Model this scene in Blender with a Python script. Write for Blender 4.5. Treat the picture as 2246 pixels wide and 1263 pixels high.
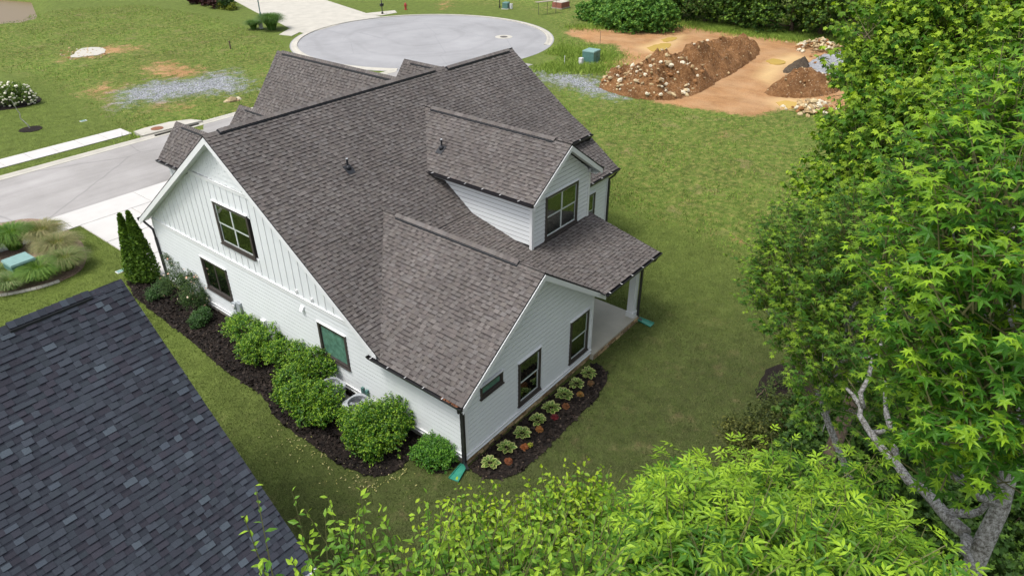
import bpy, math, random
import numpy as np
from mathutils import Matrix, Vector, noise as mnoise
for o in list(bpy.data.objects): bpy.data.objects.remove(o)
sc = bpy.context.scene
C = sc.collection
RNG = np.random.default_rng(7)
random.seed(7)

# ------------------------------------------------------------------ camera
CAM = np.array([-11.406, -10.986, 16.209])
YAW, PITCH, ROLL, FPX = math.radians(38.660), math.radians(31.470), math.radians(0.148), 1521.19
PW, PH = 2246.0, 1263.0
def cam_axes():
    f = np.array([math.cos(PITCH)*math.cos(YAW), math.cos(PITCH)*math.sin(YAW), -math.sin(PITCH)])
    r = np.array([math.sin(YAW), -math.cos(YAW), 0.0]); d = np.cross(f, r)
    return math.cos(ROLL)*r+math.sin(ROLL)*d, -math.sin(ROLL)*r+math.cos(ROLL)*d, f
CR, CD, CF = cam_axes()
cam = bpy.data.objects.new('camera', bpy.data.cameras.new('camera')); C.objects.link(cam)
M = Matrix.Identity(4)
for i in range(3): M[i][0], M[i][1], M[i][2], M[i][3] = CR[i], -CD[i], -CF[i], CAM[i]
cam.matrix_world = M
cam.data.sensor_width = 36; cam.data.lens = FPX/PW*36; cam.data.clip_start = .1; cam.data.clip_end = 5000
sc.camera = cam

# ------------------------------------------------------------------ light
SUN_EL, SUN_AZ = math.radians(64), math.radians(158)     # azimuth measured from +x towards +y
w = bpy.data.worlds.new('World'); sc.world = w; w.use_nodes = True
nt = w.node_tree; nt.nodes.clear()
sky = nt.nodes.new('ShaderNodeTexSky'); sky.sky_type = 'NISHITA'; sky.sun_disc = False
sky.sun_elevation = SUN_EL; sky.sun_rotation = math.pi/2-SUN_AZ
sky.air_density = 1.0; sky.dust_density = 4.0; sky.ozone_density = 1.0
hs = nt.nodes.new('ShaderNodeHueSaturation'); hs.inputs['Saturation'].default_value = .42   # overcast: grey, not blue
bg = nt.nodes.new('ShaderNodeBackground'); bg.inputs[1].default_value = .15
wo = nt.nodes.new('ShaderNodeOutputWorld')
nt.links.new(sky.outputs[0], hs.inputs['Color']); nt.links.new(hs.outputs[0], bg.inputs[0]); nt.links.new(bg.outputs[0], wo.inputs[0])
sl = bpy.data.lights.new('sun', 'SUN'); sl.energy = 1.3; sl.angle = math.radians(16); sl.color = (1, .97, .93)
so = bpy.data.objects.new('sun', sl); C.objects.link(so)
sv = Vector((math.cos(SUN_EL)*math.cos(SUN_AZ), math.cos(SUN_EL)*math.sin(SUN_AZ), math.sin(SUN_EL)))
so.rotation_euler = sv.to_track_quat('Z', 'Y').to_euler(); so.location = (-30, 10, 50)
sc.view_settings.view_transform = 'Standard'; sc.view_settings.look = 'None'
sc.view_settings.exposure = 0.66; sc.view_settings.gamma = 1; sc.view_settings.use_curve_mapping = False
sc.render.engine = 'CYCLES'
sc.cycles.max_bounces = 6; sc.cycles.diffuse_bounces = 3; sc.cycles.transparent_max_bounces = 8
sc.cycles.use_denoising = True

# ------------------------------------------------------------------ pixels of the photograph to places
def ray(px, py):
    d = CR*((px-PW/2)/FPX)+CD*((py-PH/2)/FPX)+CF
    return d/np.linalg.norm(d)
def gp(px, py, z=0.0):                 # where a pixel's ray meets the level z
    d = ray(px, py); t = (z-CAM[2])/d[2]; return CAM+t*d
def pd(px, py, dist): return CAM+ray(px, py)*dist
def proj(P):
    q = np.asarray(P)-CAM
    x, y, z = q@CR, q@CD, q@CF
    return PW/2+FPX*x/z, PH/2+FPX*y/z, z

# ------------------------------------------------------------------ helpers
def lin(r, g, b):
    return tuple(((c/255/12.92) if c/255 <= .04045 else ((c/255+.055)/1.055)**2.4) for c in (r, g, b))
def mk(name, V, F, mat=None, col=None, vcol=None, smooth=False):
    V = np.asarray(V, np.float32).reshape(-1, 3)
    me = bpy.data.meshes.new(name)
    if isinstance(F, np.ndarray):
        n, k = F.shape; flat = F.ravel().astype(np.int32)
        starts = np.arange(n, dtype=np.int32)*k; tot = np.full(n, k, np.int32)
    else:
        tot = np.array([len(f) for f in F], np.int32); flat = np.array([i for f in F for i in f], np.int32)
        starts = np.concatenate([[0], np.cumsum(tot)[:-1]]).astype(np.int32); n = len(F)
    me.vertices.add(len(V)); me.vertices.foreach_set('co', V.ravel())
    me.loops.add(len(flat)); me.loops.foreach_set('vertex_index', flat)
    me.polygons.add(n); me.polygons.foreach_set('loop_start', starts)
    me.polygons.foreach_set('use_smooth', np.full(n, bool(smooth)))
    me.update(calc_edges=True)
    if col is not None:
        a = me.color_attributes.new('Col', 'FLOAT_COLOR', 'CORNER')
        c = np.ones((len(flat), 4), np.float32); c[:, :3] = np.repeat(np.asarray(col, np.float32)[:, :3], tot, axis=0)
        a.data.foreach_set('color', c.ravel())
    if vcol is not None:
        a = me.color_attributes.new('Col', 'FLOAT_COLOR', 'POINT')
        c = np.ones((len(V), 4), np.float32); c[:, :3] = vcol
        a.data.foreach_set('color', c.ravel())
    if mat: me.materials.append(mat)
    return me
def obj(name, me, parent=None, world=True, **props):
    o = bpy.data.objects.new(name, me); C.objects.link(o)
    if parent is not None:
        o.parent = parent
        if world: o.matrix_parent_inverse = Matrix.Translation(-Vector(parent.get('_base', (0, 0, 0))))
    for k, v in props.items(): o[k] = v
    return o
ROOTS = []
def thing(name, label, cat, base=(0, 0, 0), group=None, rotz=0):
    o = bpy.data.objects.new(name, None); C.objects.link(o); o.location = Vector(base); o.rotation_euler = (0, 0, rotz)
    o.empty_display_size = .2
    o['label'] = label; o['category'] = cat; o['_base'] = [float(v) for v in base]
    if group: o['group'] = group
    ROOTS.append(o)
    return o
def struct(name, me, **kw):
    o = obj(name, me); o['kind'] = 'structure'
    for k, v in kw.items(): o[k] = v
    return o
BOXF = np.array([[0, 3, 2, 1], [4, 5, 6, 7], [0, 1, 5, 4], [1, 2, 6, 5], [2, 3, 7, 6], [3, 0, 4, 7]])
def box_v(x0, x1, y0, y1, z0, z1):
    return np.array([[x0, y0, z0], [x1, y0, z0], [x1, y1, z0], [x0, y1, z0], [x0, y0, z1], [x1, y0, z1], [x1, y1, z1], [x0, y1, z1]], float)
class MB:
    """collects shapes into one mesh"""
    def __init__(s): s.V = []; s.F = []; s.n = 0
    def add(s, V, F):
        s.V.append(np.asarray(V, float)); s.F += [tuple(int(i)+s.n for i in f) for f in F]; s.n += len(V); return s
    def box(s, x0, x1, y0, y1, z0, z1): return s.add(box_v(min(x0, x1), max(x0, x1), min(y0, y1), max(y0, y1), min(z0, z1), max(z0, z1)), BOXF)
    def hexa(s, V): return s.add(V, BOXF)
    def tube(s, P, r, k=8, cap=True):
        V, F = tube(P, r, k, cap); return s.add(V, F)
    def build(s, name, mat, parent=None, smooth=False, world=True, **kw):
        return obj(name, mk(name, np.concatenate(s.V), s.F, mat, smooth=smooth), parent, world, **kw)
def tube(P, r, k=8, cap=True):
    P = np.asarray(P, float); r = np.broadcast_to(np.asarray(r, float), (len(P),))
    V = []; F = []
    T = np.gradient(P, axis=0); T /= np.linalg.norm(T, axis=1)[:, None]+1e-9
    ref = np.array([0, 0, 1.]) if abs(T[0][2]) < .9 else np.array([1., 0, 0])
    a = np.cross(T[0], ref); a /= np.linalg.norm(a)
    for i in range(len(P)):
        a = a-T[i]*(a@T[i]); a /= np.linalg.norm(a)+1e-9; b = np.cross(T[i], a)
        for j in range(k):
            t = 2*math.pi*j/k; V.append(P[i]+r[i]*(math.cos(t)*a+math.sin(t)*b))
    for i in range(len(P)-1):
        for j in range(k):
            j2 = (j+1) % k; F.append((i*k+j, i*k+j2, (i+1)*k+j2, (i+1)*k+j))
    if cap: F.append(tuple(range(k-1, -1, -1))); F.append(tuple((len(P)-1)*k+j for j in range(k)))
    return np.array(V), F
def prism(poly, z0, z1):
    """closed prism over an xy polygon"""
    n = len(poly); V = [(p[0], p[1], z0) for p in poly]+[(p[0], p[1], z1) for p in poly]
    a = sum(poly[i][0]*poly[(i+1) % n][1]-poly[(i+1) % n][0]*poly[i][1] for i in range(n))
    F = [tuple(range(n-1, -1, -1)), tuple(range(n, 2*n))]+[(i, (i+1) % n, n+(i+1) % n, n+i) for i in range(n)]
    if a < 0: F = [tuple(reversed(f)) for f in F]
    return np.array(V, float), F
def smooth_poly(pts, it=2, closed=True):
    P = np.asarray(pts, float)
    for _ in range(it):
        Q = np.roll(P, -1, 0); A = .75*P+.25*Q; B = .25*P+.75*Q
        P = np.stack([A, B], 1).reshape(-1, P.shape[1])
        if not closed: P = P[:-2]
    return P
def inpoly(P, poly):
    x, y = P[:, 0], P[:, 1]; r = np.zeros(len(P), bool); poly = np.asarray(poly); n = len(poly)
    for i in range(n):
        x1, y1 = poly[i][:2]; x2, y2 = poly[(i+1) % n][:2]
        if y1 == y2: continue
        c = ((y1 > y) != (y2 > y)) & (x < (x2-x1)*(y-y1)/(y2-y1)+x1); r ^= c
    return r
def sdist(P, poly):
    """signed distance to an xy polygon, positive inside"""
    poly = np.asarray(poly)[:, :2]; d = np.full(len(P), 1e9)
    for i in range(len(poly)):
        a = poly[i]; b = poly[(i+1) % len(poly)]; ab = b-a
        t = np.clip(((P[:, :2]-a)@ab)/(ab@ab+1e-12), 0, 1); d = np.minimum(d, np.hypot(*(P[:, :2]-a-t[:, None]*ab).T))
    return np.where(inpoly(P, poly), d, -d)
def gpoly(pix): return np.array([gp(*p)[:2] for p in pix])

# ------------------------------------------------------------------ materials
MATS = {}
class N:
    """a small node graph builder"""
    def __init__(s, name):
        s.m = bpy.data.materials.new(name); s.m.use_nodes = True; s.t = s.m.node_tree; s.b = s.t.nodes['Principled BSDF']; s.o = s.t.nodes['Material Output']
        MATS[name] = s.m; s._tc = None
    def new(s, typ, **kw):
        n = s.t.nodes.new(typ)
        for k, v in kw.items(): setattr(n, k, v)
        return n
    def link(s, a, b): s.t.links.new(a, b)
    def co(s, scale=(1, 1, 1), obj=False):
        tc = s.new('ShaderNodeTexCoord') if obj else s.new('ShaderNodeNewGeometry')
        mp = s.new('ShaderNodeMapping'); mp.inputs['Scale'].default_value = scale
        s.link(tc.outputs['Object' if obj else 'Position'], mp.inputs[0]); return mp.outputs[0]
    def noise(s, scale, detail=3, rough=.55, co=None, dist=0):
        n = s.new('ShaderNodeTexNoise'); n.inputs['Scale'].default_value = scale; n.inputs['Detail'].default_value = detail
        n.inputs['Roughness'].default_value = rough; n.inputs['Distortion'].default_value = dist
        s.link(co if co is not None else s.co(), n.inputs['Vector']); return n.outputs['Fac']
    def ramp(s, fac, stops, interp='LINEAR'):
        r = s.new('ShaderNodeValToRGB'); cr = r.color_ramp; cr.interpolation = interp
        while len(cr.elements) < len(stops): cr.elements.new(.5)
        for e, (p, c) in zip(cr.elements, stops):
            e.position = p; e.color = (*c, 1) if isinstance(c, tuple) else (c, c, c, 1)
        s.link(fac, r.inputs[0]); return r.outputs[0]
    def mix(s, fac, a, b, mode='MIX'):
        n = s.new('ShaderNodeMix', data_type='RGBA', blend_type=mode); n.clamp_factor = True
        for v, i in ((fac, 0), (a, 6), (b, 7)):
            if isinstance(v, (int, float)): n.inputs[i].default_value = v
            elif isinstance(v, tuple): n.inputs[i].default_value = (*v, 1)
            else: s.link(v, n.inputs[i])
        return n.outputs[2]
    def math(s, op, a, b=0.0, clamp=False):
        n = s.new('ShaderNodeMath', operation=op); n.use_clamp = clamp
        for v, i in ((a, 0), (b, 1)):
            if isinstance(v, (int, float)): n.inputs[i].default_value = v
            else: s.link(v, n.inputs[i])
        return n.outputs[0]
    def attr(s, name, out='Color'):
        a = s.new('ShaderNodeAttribute', attribute_name=name); return a.outputs[out]
    def bump(s, h, strength=.3, dist=.02):
        b = s.new('ShaderNodeBump'); b.inputs['Strength'].default_value = strength; b.inputs['Distance'].default_value = dist
        s.link(h, b.inputs['Height']); s.link(b.outputs[0], s.b.inputs['Normal'])
    def done(s, color=None, rough=.6, spec=.5, metal=0):
        if color is not None:
            if isinstance(color, tuple): s.b.inputs['Base Color'].default_value = (*color, 1)
            else: s.link(color, s.b.inputs['Base Color'])
        if isinstance(rough, (int, float)): s.b.inputs['Roughness'].default_value = rough
        else: s.link(rough, s.b.inputs['Roughness'])
        s.b.inputs['Specular IOR Level'].default_value = spec; s.b.inputs['Metallic'].default_value = metal
        return s.m
def plain(name, col, rough=.5, spec=.5, var=.12, nscale=3, metal=0, bump=0, bscale=60):
    n = N(name); f = n.noise(nscale, 4, .6)
    c = n.mix(n.ramp(f, [(.3, 0.0), (.7, 1.0)]), tuple(v*(1-var) for v in col), tuple(min(1, v*(1+var)) for v in col))
    if bump: n.bump(n.noise(bscale, 3), bump, .01)
    return n.done(c, rough, spec, metal)
def speckle(name, stops, scale, rough=.95, bump=.6, bdist=.02, big=None, bigs=.6, spec=.2):
    n = N(name); c = n.ramp(n.noise(scale, 5, .75), stops)
    if big: c = n.mix(n.ramp(n.noise(bigs, 4, .6), [(.35, 0.0), (.7, 1.0)]), c, n.mix(.65, c, big))
    n.bump(n.noise(scale*1.3, 4, .7), bump, bdist); return n.done(c, rough, spec)
def colmat(name, rough=.9, spec=.2, grain=0, gscale=120, bump=0, extra=None):
    n = N(name); c = n.attr('Col')
    if grain:
        g = n.ramp(n.noise(gscale, 2, .8), [(.3, 1-grain), (.7, 1+grain)]); c = n.mix(1.0, c, g, 'MULTIPLY')
    if extra: c = extra(n, c)
    if bump: n.bump(n.noise(gscale, 2, .8), bump, .004)
    return n.done(c, rough, spec)
def leafmat(name, rough=.45, spec=.4, trans=.35, tint=(1.25, 1.3, .5)):
    n = N(name); c = n.attr('Col'); n.done(c, rough, spec)
    t = n.new('ShaderNodeBsdfTranslucent'); n.link(n.mix(1.0, c, tint, 'MULTIPLY'), t.inputs[0])
    ms = n.new('ShaderNodeMixShader'); ms.inputs[0].default_value = trans
    n.link(n.b.outputs[0], ms.inputs[1]); n.link(t.outputs[0], ms.inputs[2]); n.link(ms.outputs[0], n.o.inputs[0])
    return n.m
def weather(n, c):
    """soft streaks and patches of weathering on the shingles"""
    p = n.ramp(n.noise(.55, 4, .6), [(.3, .86), (.7, 1.12)])
    return n.mix(1.0, c, p, 'MULTIPLY')
plain('siding', lin(222, 226, 227), .45, .4, .025, 1.2)
plain('siding_trim', lin(226, 228, 228), .4, .45, .02, 2)
plain('dark_metal', (.022, .021, .024), .35, .5, .2, 5)
plain('casing', (.052, .043, .04), .45, .5, .12, 6)
plain('sash', lin(205, 210, 208), .4, .5, .05, 5)
plain('interior', (.07, .065, .055), .9, .1, .2, 2)
plain('strap', lin(215, 215, 215), .4, .5, .05, 4)
plain('curtain', (.75, .77, .74), .9, .1, .06, 6)
plain('blind', (.35, .37, .38), .8, .2, .08, 6)
plain('soffit', lin(222, 226, 222), .6, .3, .03, 2)
plain('rubber', (.02, .022, .026), .5, .4, .1, 8)
plain('pvc_pipe', lin(190, 195, 198), .4, .5, .05, 9)
plain('cabinet_grey', (.33, .36, .38), .45, .5, .06, 5)
plain('ac_grey', (.36, .38, .40), .45, .5, .06, 5)
plain('ac_dark', (.06, .065, .075), .5, .5, .1, 9)
plain('box_green', (.085, .19, .17), .45, .5, .12, 4)
plain('box_green_top', (.17, .30, .27), .4, .5, .1, 4)
plain('plastic_green', (.03, .22, .15), .35, .5, .2, 6)
plain('hydrant_red', (.35, .04, .035), .4, .5, .12, 9)
def m_lichen():
    n = N('bark_grey'); c = n.ramp(n.noise(32, 6, .82), [(.34, (.06, .055, .045)), (.45, (.20, .19, .165)), (.52, (.36, .355, .33)), (.66, (.62, .62, .6))])
    n.bump(n.noise(24, 5, .75), 1.0, .04); n.done(c, .95, .1)
m_lichen()
plain('bark_brown', (.13, .095, .07), .9, .2, .4, 9, bump=1.0, bscale=28)
plain('concrete', lin(178, 174, 163), .85, .3, .1, .9, bump=.2, bscale=40)
plain('concrete_white', lin(190, 188, 184), .8, .3, .05, .8, bump=.15, bscale=40)
plain('concrete_porch', lin(176, 172, 158), .6, .35, .13, .9, bump=.1)
plain('foundation', lin(150, 146, 138), .9, .2, .12, 2, bump=.3)
plain('rust_iron', (.21, .09, .045), .8, .3, .3, 7)
plain('iron', (.10, .09, .08), .7, .4, .3, 7)
plain('pallet_wood', (.33, .29, .23), .8, .2, .2, 6)
plain('brick_red', (.27, .11, .08), .85, .2, .25, 9)
plain('street_pole', (.10, .17, .17), .4, .5, .1, 3)
plain('mortar', (.2, .17, .13), .95, .1, .2, 12)
plain('petal_white', (.75, .72, .58), .7, .3, .1, 9)
plain('petal_pink', (.75, .45, .33), .7, .3, .2, 9)
plain('petal_pale', (.78, .66, .5), .7, .3, .2, 9)
speckle('mulch', [(.3, (.006, .005, .005)), (.55, (.02, .016, .014)), (.75, (.06, .045, .036))], 24, 1, 1.0, .05, (.035, .024, .018), .7)
speckle('pine_bark_gravel', [(.3, (.10, .07, .05)), (.5, (.26, .18, .13)), (.7, (.45, .36, .28))], 18, .95, 1, .04)
def m_asphalt():
    n = N('asphalt'); co = n.co()
    base = n.ramp(n.noise(90, 3, .8), [(.25, (.255, .245, .235)), (.75, (.39, .38, .365))])
    big = n.ramp(n.noise(.22, 5, .62), [(.3, (.80, .79, .78)), (.7, (1.14, 1.13, 1.14))])
    c = n.mix(1.0, base, big, 'MULTIPLY')
    st = n.ramp(n.noise(1.2, 4, .6, n.co((.09, 1, 1))), [(.35, .93), (.7, 1.08)]); c = n.mix(1.0, c, st, 'MULTIPLY')
    cr = n.new('ShaderNodeTexVoronoi', feature='DISTANCE_TO_EDGE'); cr.inputs['Scale'].default_value = .16
    mpn = n.mix(.35, n.co(), n.new('ShaderNodeTexNoise').outputs['Color']); n.link(mpn, cr.inputs['Vector'])
    crack = n.ramp(cr.outputs[0], [(.0, 0.0), (.006, 1.0)]); c = n.mix(crack, n.mix(.35, c, (.10, .10, .10)), c)
    n.bump(n.noise(70, 3, .8), .35, .01); return n.done(c, .85, .3)
m_asphalt()
def m_circle():
    n = N('asphalt_circle'); co = n.co()
    base = n.ramp(n.noise(90, 3, .8), [(.25, (.25, .25, .255)), (.75, (.35, .35, .355))])
    big = n.ramp(n.noise(.16, 6, .65), [(.3, .84), (.7, 1.12)]); c = n.mix(1.0, base, big, 'MULTIPLY')
    wv = n.new('ShaderNodeTexWave', wave_type='RINGS', rings_direction='SPHERICAL'); wv.inputs['Scale'].default_value = .075; wv.inputs['Distortion'].default_value = 7
    wv.inputs['Detail'].default_value = 4; wv.inputs['Detail Scale'].default_value = .7
    mp = n.new('ShaderNodeMapping'); g = n.new('ShaderNodeNewGeometry'); mp.inputs['Location'].default_value = (-44.5, -45.2, 0)
    n.link(g.outputs['Position'], mp.inputs[0]); n.link(mp.outputs[0], wv.inputs['Vector'])
    tyre = n.ramp(wv.outputs['Fac'], [(.0, .93), (.10, 1.0), (.7, 1.0), (1, 1.03)]); c = n.mix(1.0, c, tyre, 'MULTIPLY')
    cr = n.new('ShaderNodeTexVoronoi', feature='DISTANCE_TO_EDGE'); cr.inputs['Scale'].default_value = .13; n.link(co, cr.inputs['Vector'])
    c = n.mix(n.ramp(cr.outputs[0], [(.0, 0.0), (.006, 1.0)]), n.mix(.3, c, (.15, .15, .16)), c)
    n.bump(n.noise(70, 3, .8), .3, .01); return n.done(c, .85, .3)
m_circle()
def m_glass():
    n = N('glass'); n.done((.02, .03, .028), .03, .5)
    g = n.new('ShaderNodeBsdfGlossy'); g.inputs['Roughness'].default_value = .015; g.inputs[0].default_value = (.85, .95, .9, 1)
    tr = n.new('ShaderNodeBsdfTransparent'); tr.inputs[0].default_value = (.80, .88, .83, 1)
    fr = n.new('ShaderNodeFresnel'); fr.inputs[0].default_value = 1.7
    ms = n.new('ShaderNodeMixShader'); n.link(n.math('ADD', fr.outputs[0], .12, True), ms.inputs[0])
    n.link(tr.outputs[0], ms.inputs[1]); n.link(g.outputs[0], ms.inputs[2]); n.link(ms.outputs[0], n.o.inputs[0])
m_glass()
plain('obscure_glass', (.09, .20, .15), .25, .6, .35, 5)
colmat('shingle_brown', .95, .15, .22, 150, .35, weather)
colmat('shingle_slate', .95, .15, .30, 130, .35, weather)
colmat('stone_col', .9, .2, .25, 30, .5)
colmat('rock_col', .9, .2, .2, 14, .5)
colmat('grass_col', .8, .2)
leafmat('leaf_star', .5, .28, .28, (1.2, 1.35, .4)); leafmat('leaf_maple', .55, .25, .28, (1.2, 1.3, .4)); leafmat('leaf_ash', .5, .28, .24, (1.2, 1.35, .4)); leafmat('leaf_elm', .5, .3, .28, (1.2, 1.35, .4)); plain('green_twig', (.13, .13, .05), .7, .3, .2, 6)
leafmat('leaf_laurel', .42, .32, .24, (1.2, 1.35, .4)); leafmat('leaf_far', .6, .3, .25); leafmat('leaf_hosta', .45, .4, .25, (1.1, 1.15, .7)); leafmat('leaf_grass', .55, .3, .3)
m = MATS
# ------------------------------------------------------------------ the ground
DIRT_LOT = gpoly([(1255, 62), (1400, 57), (1500, 53), (1620, 58), (1700, 78), (1770, 92), (1870, 105), (1960, 150), (1960, 262), (1800, 247), (1720, 240), (1650, 255), (1590, 247), (1500, 236), (1440, 226), (1400, 205), (1340, 190), (1320, 140), (1372, 126), (1350, 98), (1300, 95), (1240, 75)])
DIRT_PATCH = [gpoly(p) for p in ([(162, 203), (234, 181), (272, 187), (317, 177), (260, 205), (258, 245), (222, 219)], [(301, 152), (345, 130), (396, 138), (450, 149), (443, 172), (342, 174)],
    [(1550, 287), (1600, 283), (1642, 293), (1630, 312), (1570, 305)], [(1560, 500), (1600, 505), (1650, 530), (1640, 545), (1580, 520)], [(140, 115), (250, 98), (320, 100), (300, 112), (200, 130), (130, 135)], [(340, 220), (420, 228), (400, 245), (330, 235)],
    [(1030, 1035), (1060, 1050), (1062, 1075), (1035, 1060)], [(815, 1085), (850, 1080), (845, 1110), (825, 1115)], [(680, 1040), (760, 1050), (740, 1085), (690, 1070)], [(1180, 905), (1215, 880), (1240, 890), (1190, 930)], [(1650, 55), (1720, 40), (1745, 50), (1690, 62)], [(960, 8), (985, 0), (990, 18), (965, 22)])]
GRAVEL = [gpoly(p) for p in ([(247, 203), (339, 177), (415, 173), (507, 152), (538, 174), (551, 196), (507, 206), (421, 209), (371, 222), (291, 228), (262, 241)], [(1170, 155), (1230, 158), (1300, 168), (1340, 188), (1400, 205), (1370, 218), (1300, 212), (1250, 195), (1200, 185)])]
LOTS = [gpoly([(-300, 140), (-60, 60), (60, 45), (90, 25), (300, 12), (470, 40), (590, 85), (640, 110), (600, 262), (330, 310), (285, 285), (200, 225), (120, 185), (60, 160), (-100, 150)]),
        gpoly([(1195, 120), (1230, 60), (1150, 20), (900, 0), (1300, -20), (1900, 20), (2300, 200), (2200, 520), (1700, 590), (1500, 492), (1360, 452), (1300, 330), (1210, 190)])]
WET = [gpoly(p) for p in ([(1660, 170), (1690, 135), (1740, 118), (1770, 128), (1715, 150), (1690, 185)], [(1690, 222), (1720, 215), (1790, 220), (1770, 240), (1710, 240)], [(1400, 105), (1480, 80), (1500, 78), (1450, 120)])]
PX0 = np.concatenate([[-3000, -1200, -500, -200, -100, -60], np.arange(-40, 110.1, .75), [125, 150, 220, 500, 1200, 3000]])
PY0 = np.concatenate([[-3000, -1200, -500, -200, -90, -50], np.arange(-30, 130.1, .75), [145, 180, 260, 500, 1200, 3000]])
gx, gy = np.meshgrid(PX0, PY0, indexing='ij'); GXY = np.stack([gx.ravel(), gy.ravel()], 1)
def sm(d, w): return np.clip(.5+d/(2*w), 0, 1)
def masks(P):
    dirt = np.zeros(len(P)); grav = np.zeros(len(P)); lot = np.zeros(len(P)); wet = np.zeros(len(P))
    dirt = sm(sdist(P, DIRT_LOT), 1.6)
    for q in DIRT_PATCH: dirt = np.maximum(dirt, .60*sm(sdist(P, q)+(1.0 if q[0][1] > 25 else 0), 3.0 if q[0][1] > 25 or q[0][0] > 25 else .9))
    for q in GRAVEL: grav = np.maximum(grav, .66*sm(sdist(P, q)+1.0, 3.0))
    for q in LOTS: lot = np.maximum(lot, sm(sdist(P, q), 1.5))
    for q in WET: wet = np.maximum(wet, sm(sdist(P, q), .8))
    # worn, more olive turf of the back yard
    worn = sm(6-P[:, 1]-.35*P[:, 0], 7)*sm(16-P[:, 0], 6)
    return dirt, grav, lot, wet, worn
GM = masks(GXY)
gz = np.zeros(len(GXY))
inner = (gx.ravel() > -41) & (gx.ravel() < 111) & (gy.ravel() > -31) & (gy.ravel() < 131)
for i in np.nonzero(inner & (GM[2] > .3))[0]:
    gz[i] = .05*(mnoise.noise(Vector((GXY[i, 0]*.5, GXY[i, 1]*.5, 3)))+.4*mnoise.noise(Vector((GXY[i, 0]*1.7, GXY[i, 1]*1.7, 8))))*min(1, GM[2][i])
gz = np.minimum(gz, .03)
# the pond bank beyond the left lot falls away
POND = gpoly([(-200, -30), (60, -10), (72, 20), (60, 36), (30, 44), (-40, 50), (-260, 60)])
pdist = sdist(GXY, POND); gz = np.where(inner & (pdist > -2.0), -np.clip((pdist+2.0)*.55, 0, 1.6), gz)
nx, ny = len(PX0), len(PY0); ii, jj = np.meshgrid(np.arange(nx-1), np.arange(ny-1), indexing='ij'); a = (ii*ny+jj).ravel()
gme = mk('ground', np.c_[GXY, gz], np.stack([a, a+ny, a+ny+1, a+1], 1), None, smooth=True)
at_ = gme.color_attributes.new('mask', 'FLOAT_COLOR', 'POINT')
at_.data.foreach_set('color', np.stack([GM[0], GM[1], GM[2], GM[4]], 1).astype(np.float32).ravel())
at2 = gme.color_attributes.new('wet', 'FLOAT_COLOR', 'POINT')
at2.data.foreach_set('color', np.stack([GM[3], GM[3], GM[3], np.ones(len(GXY))], 1).astype(np.float32).ravel())
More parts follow.
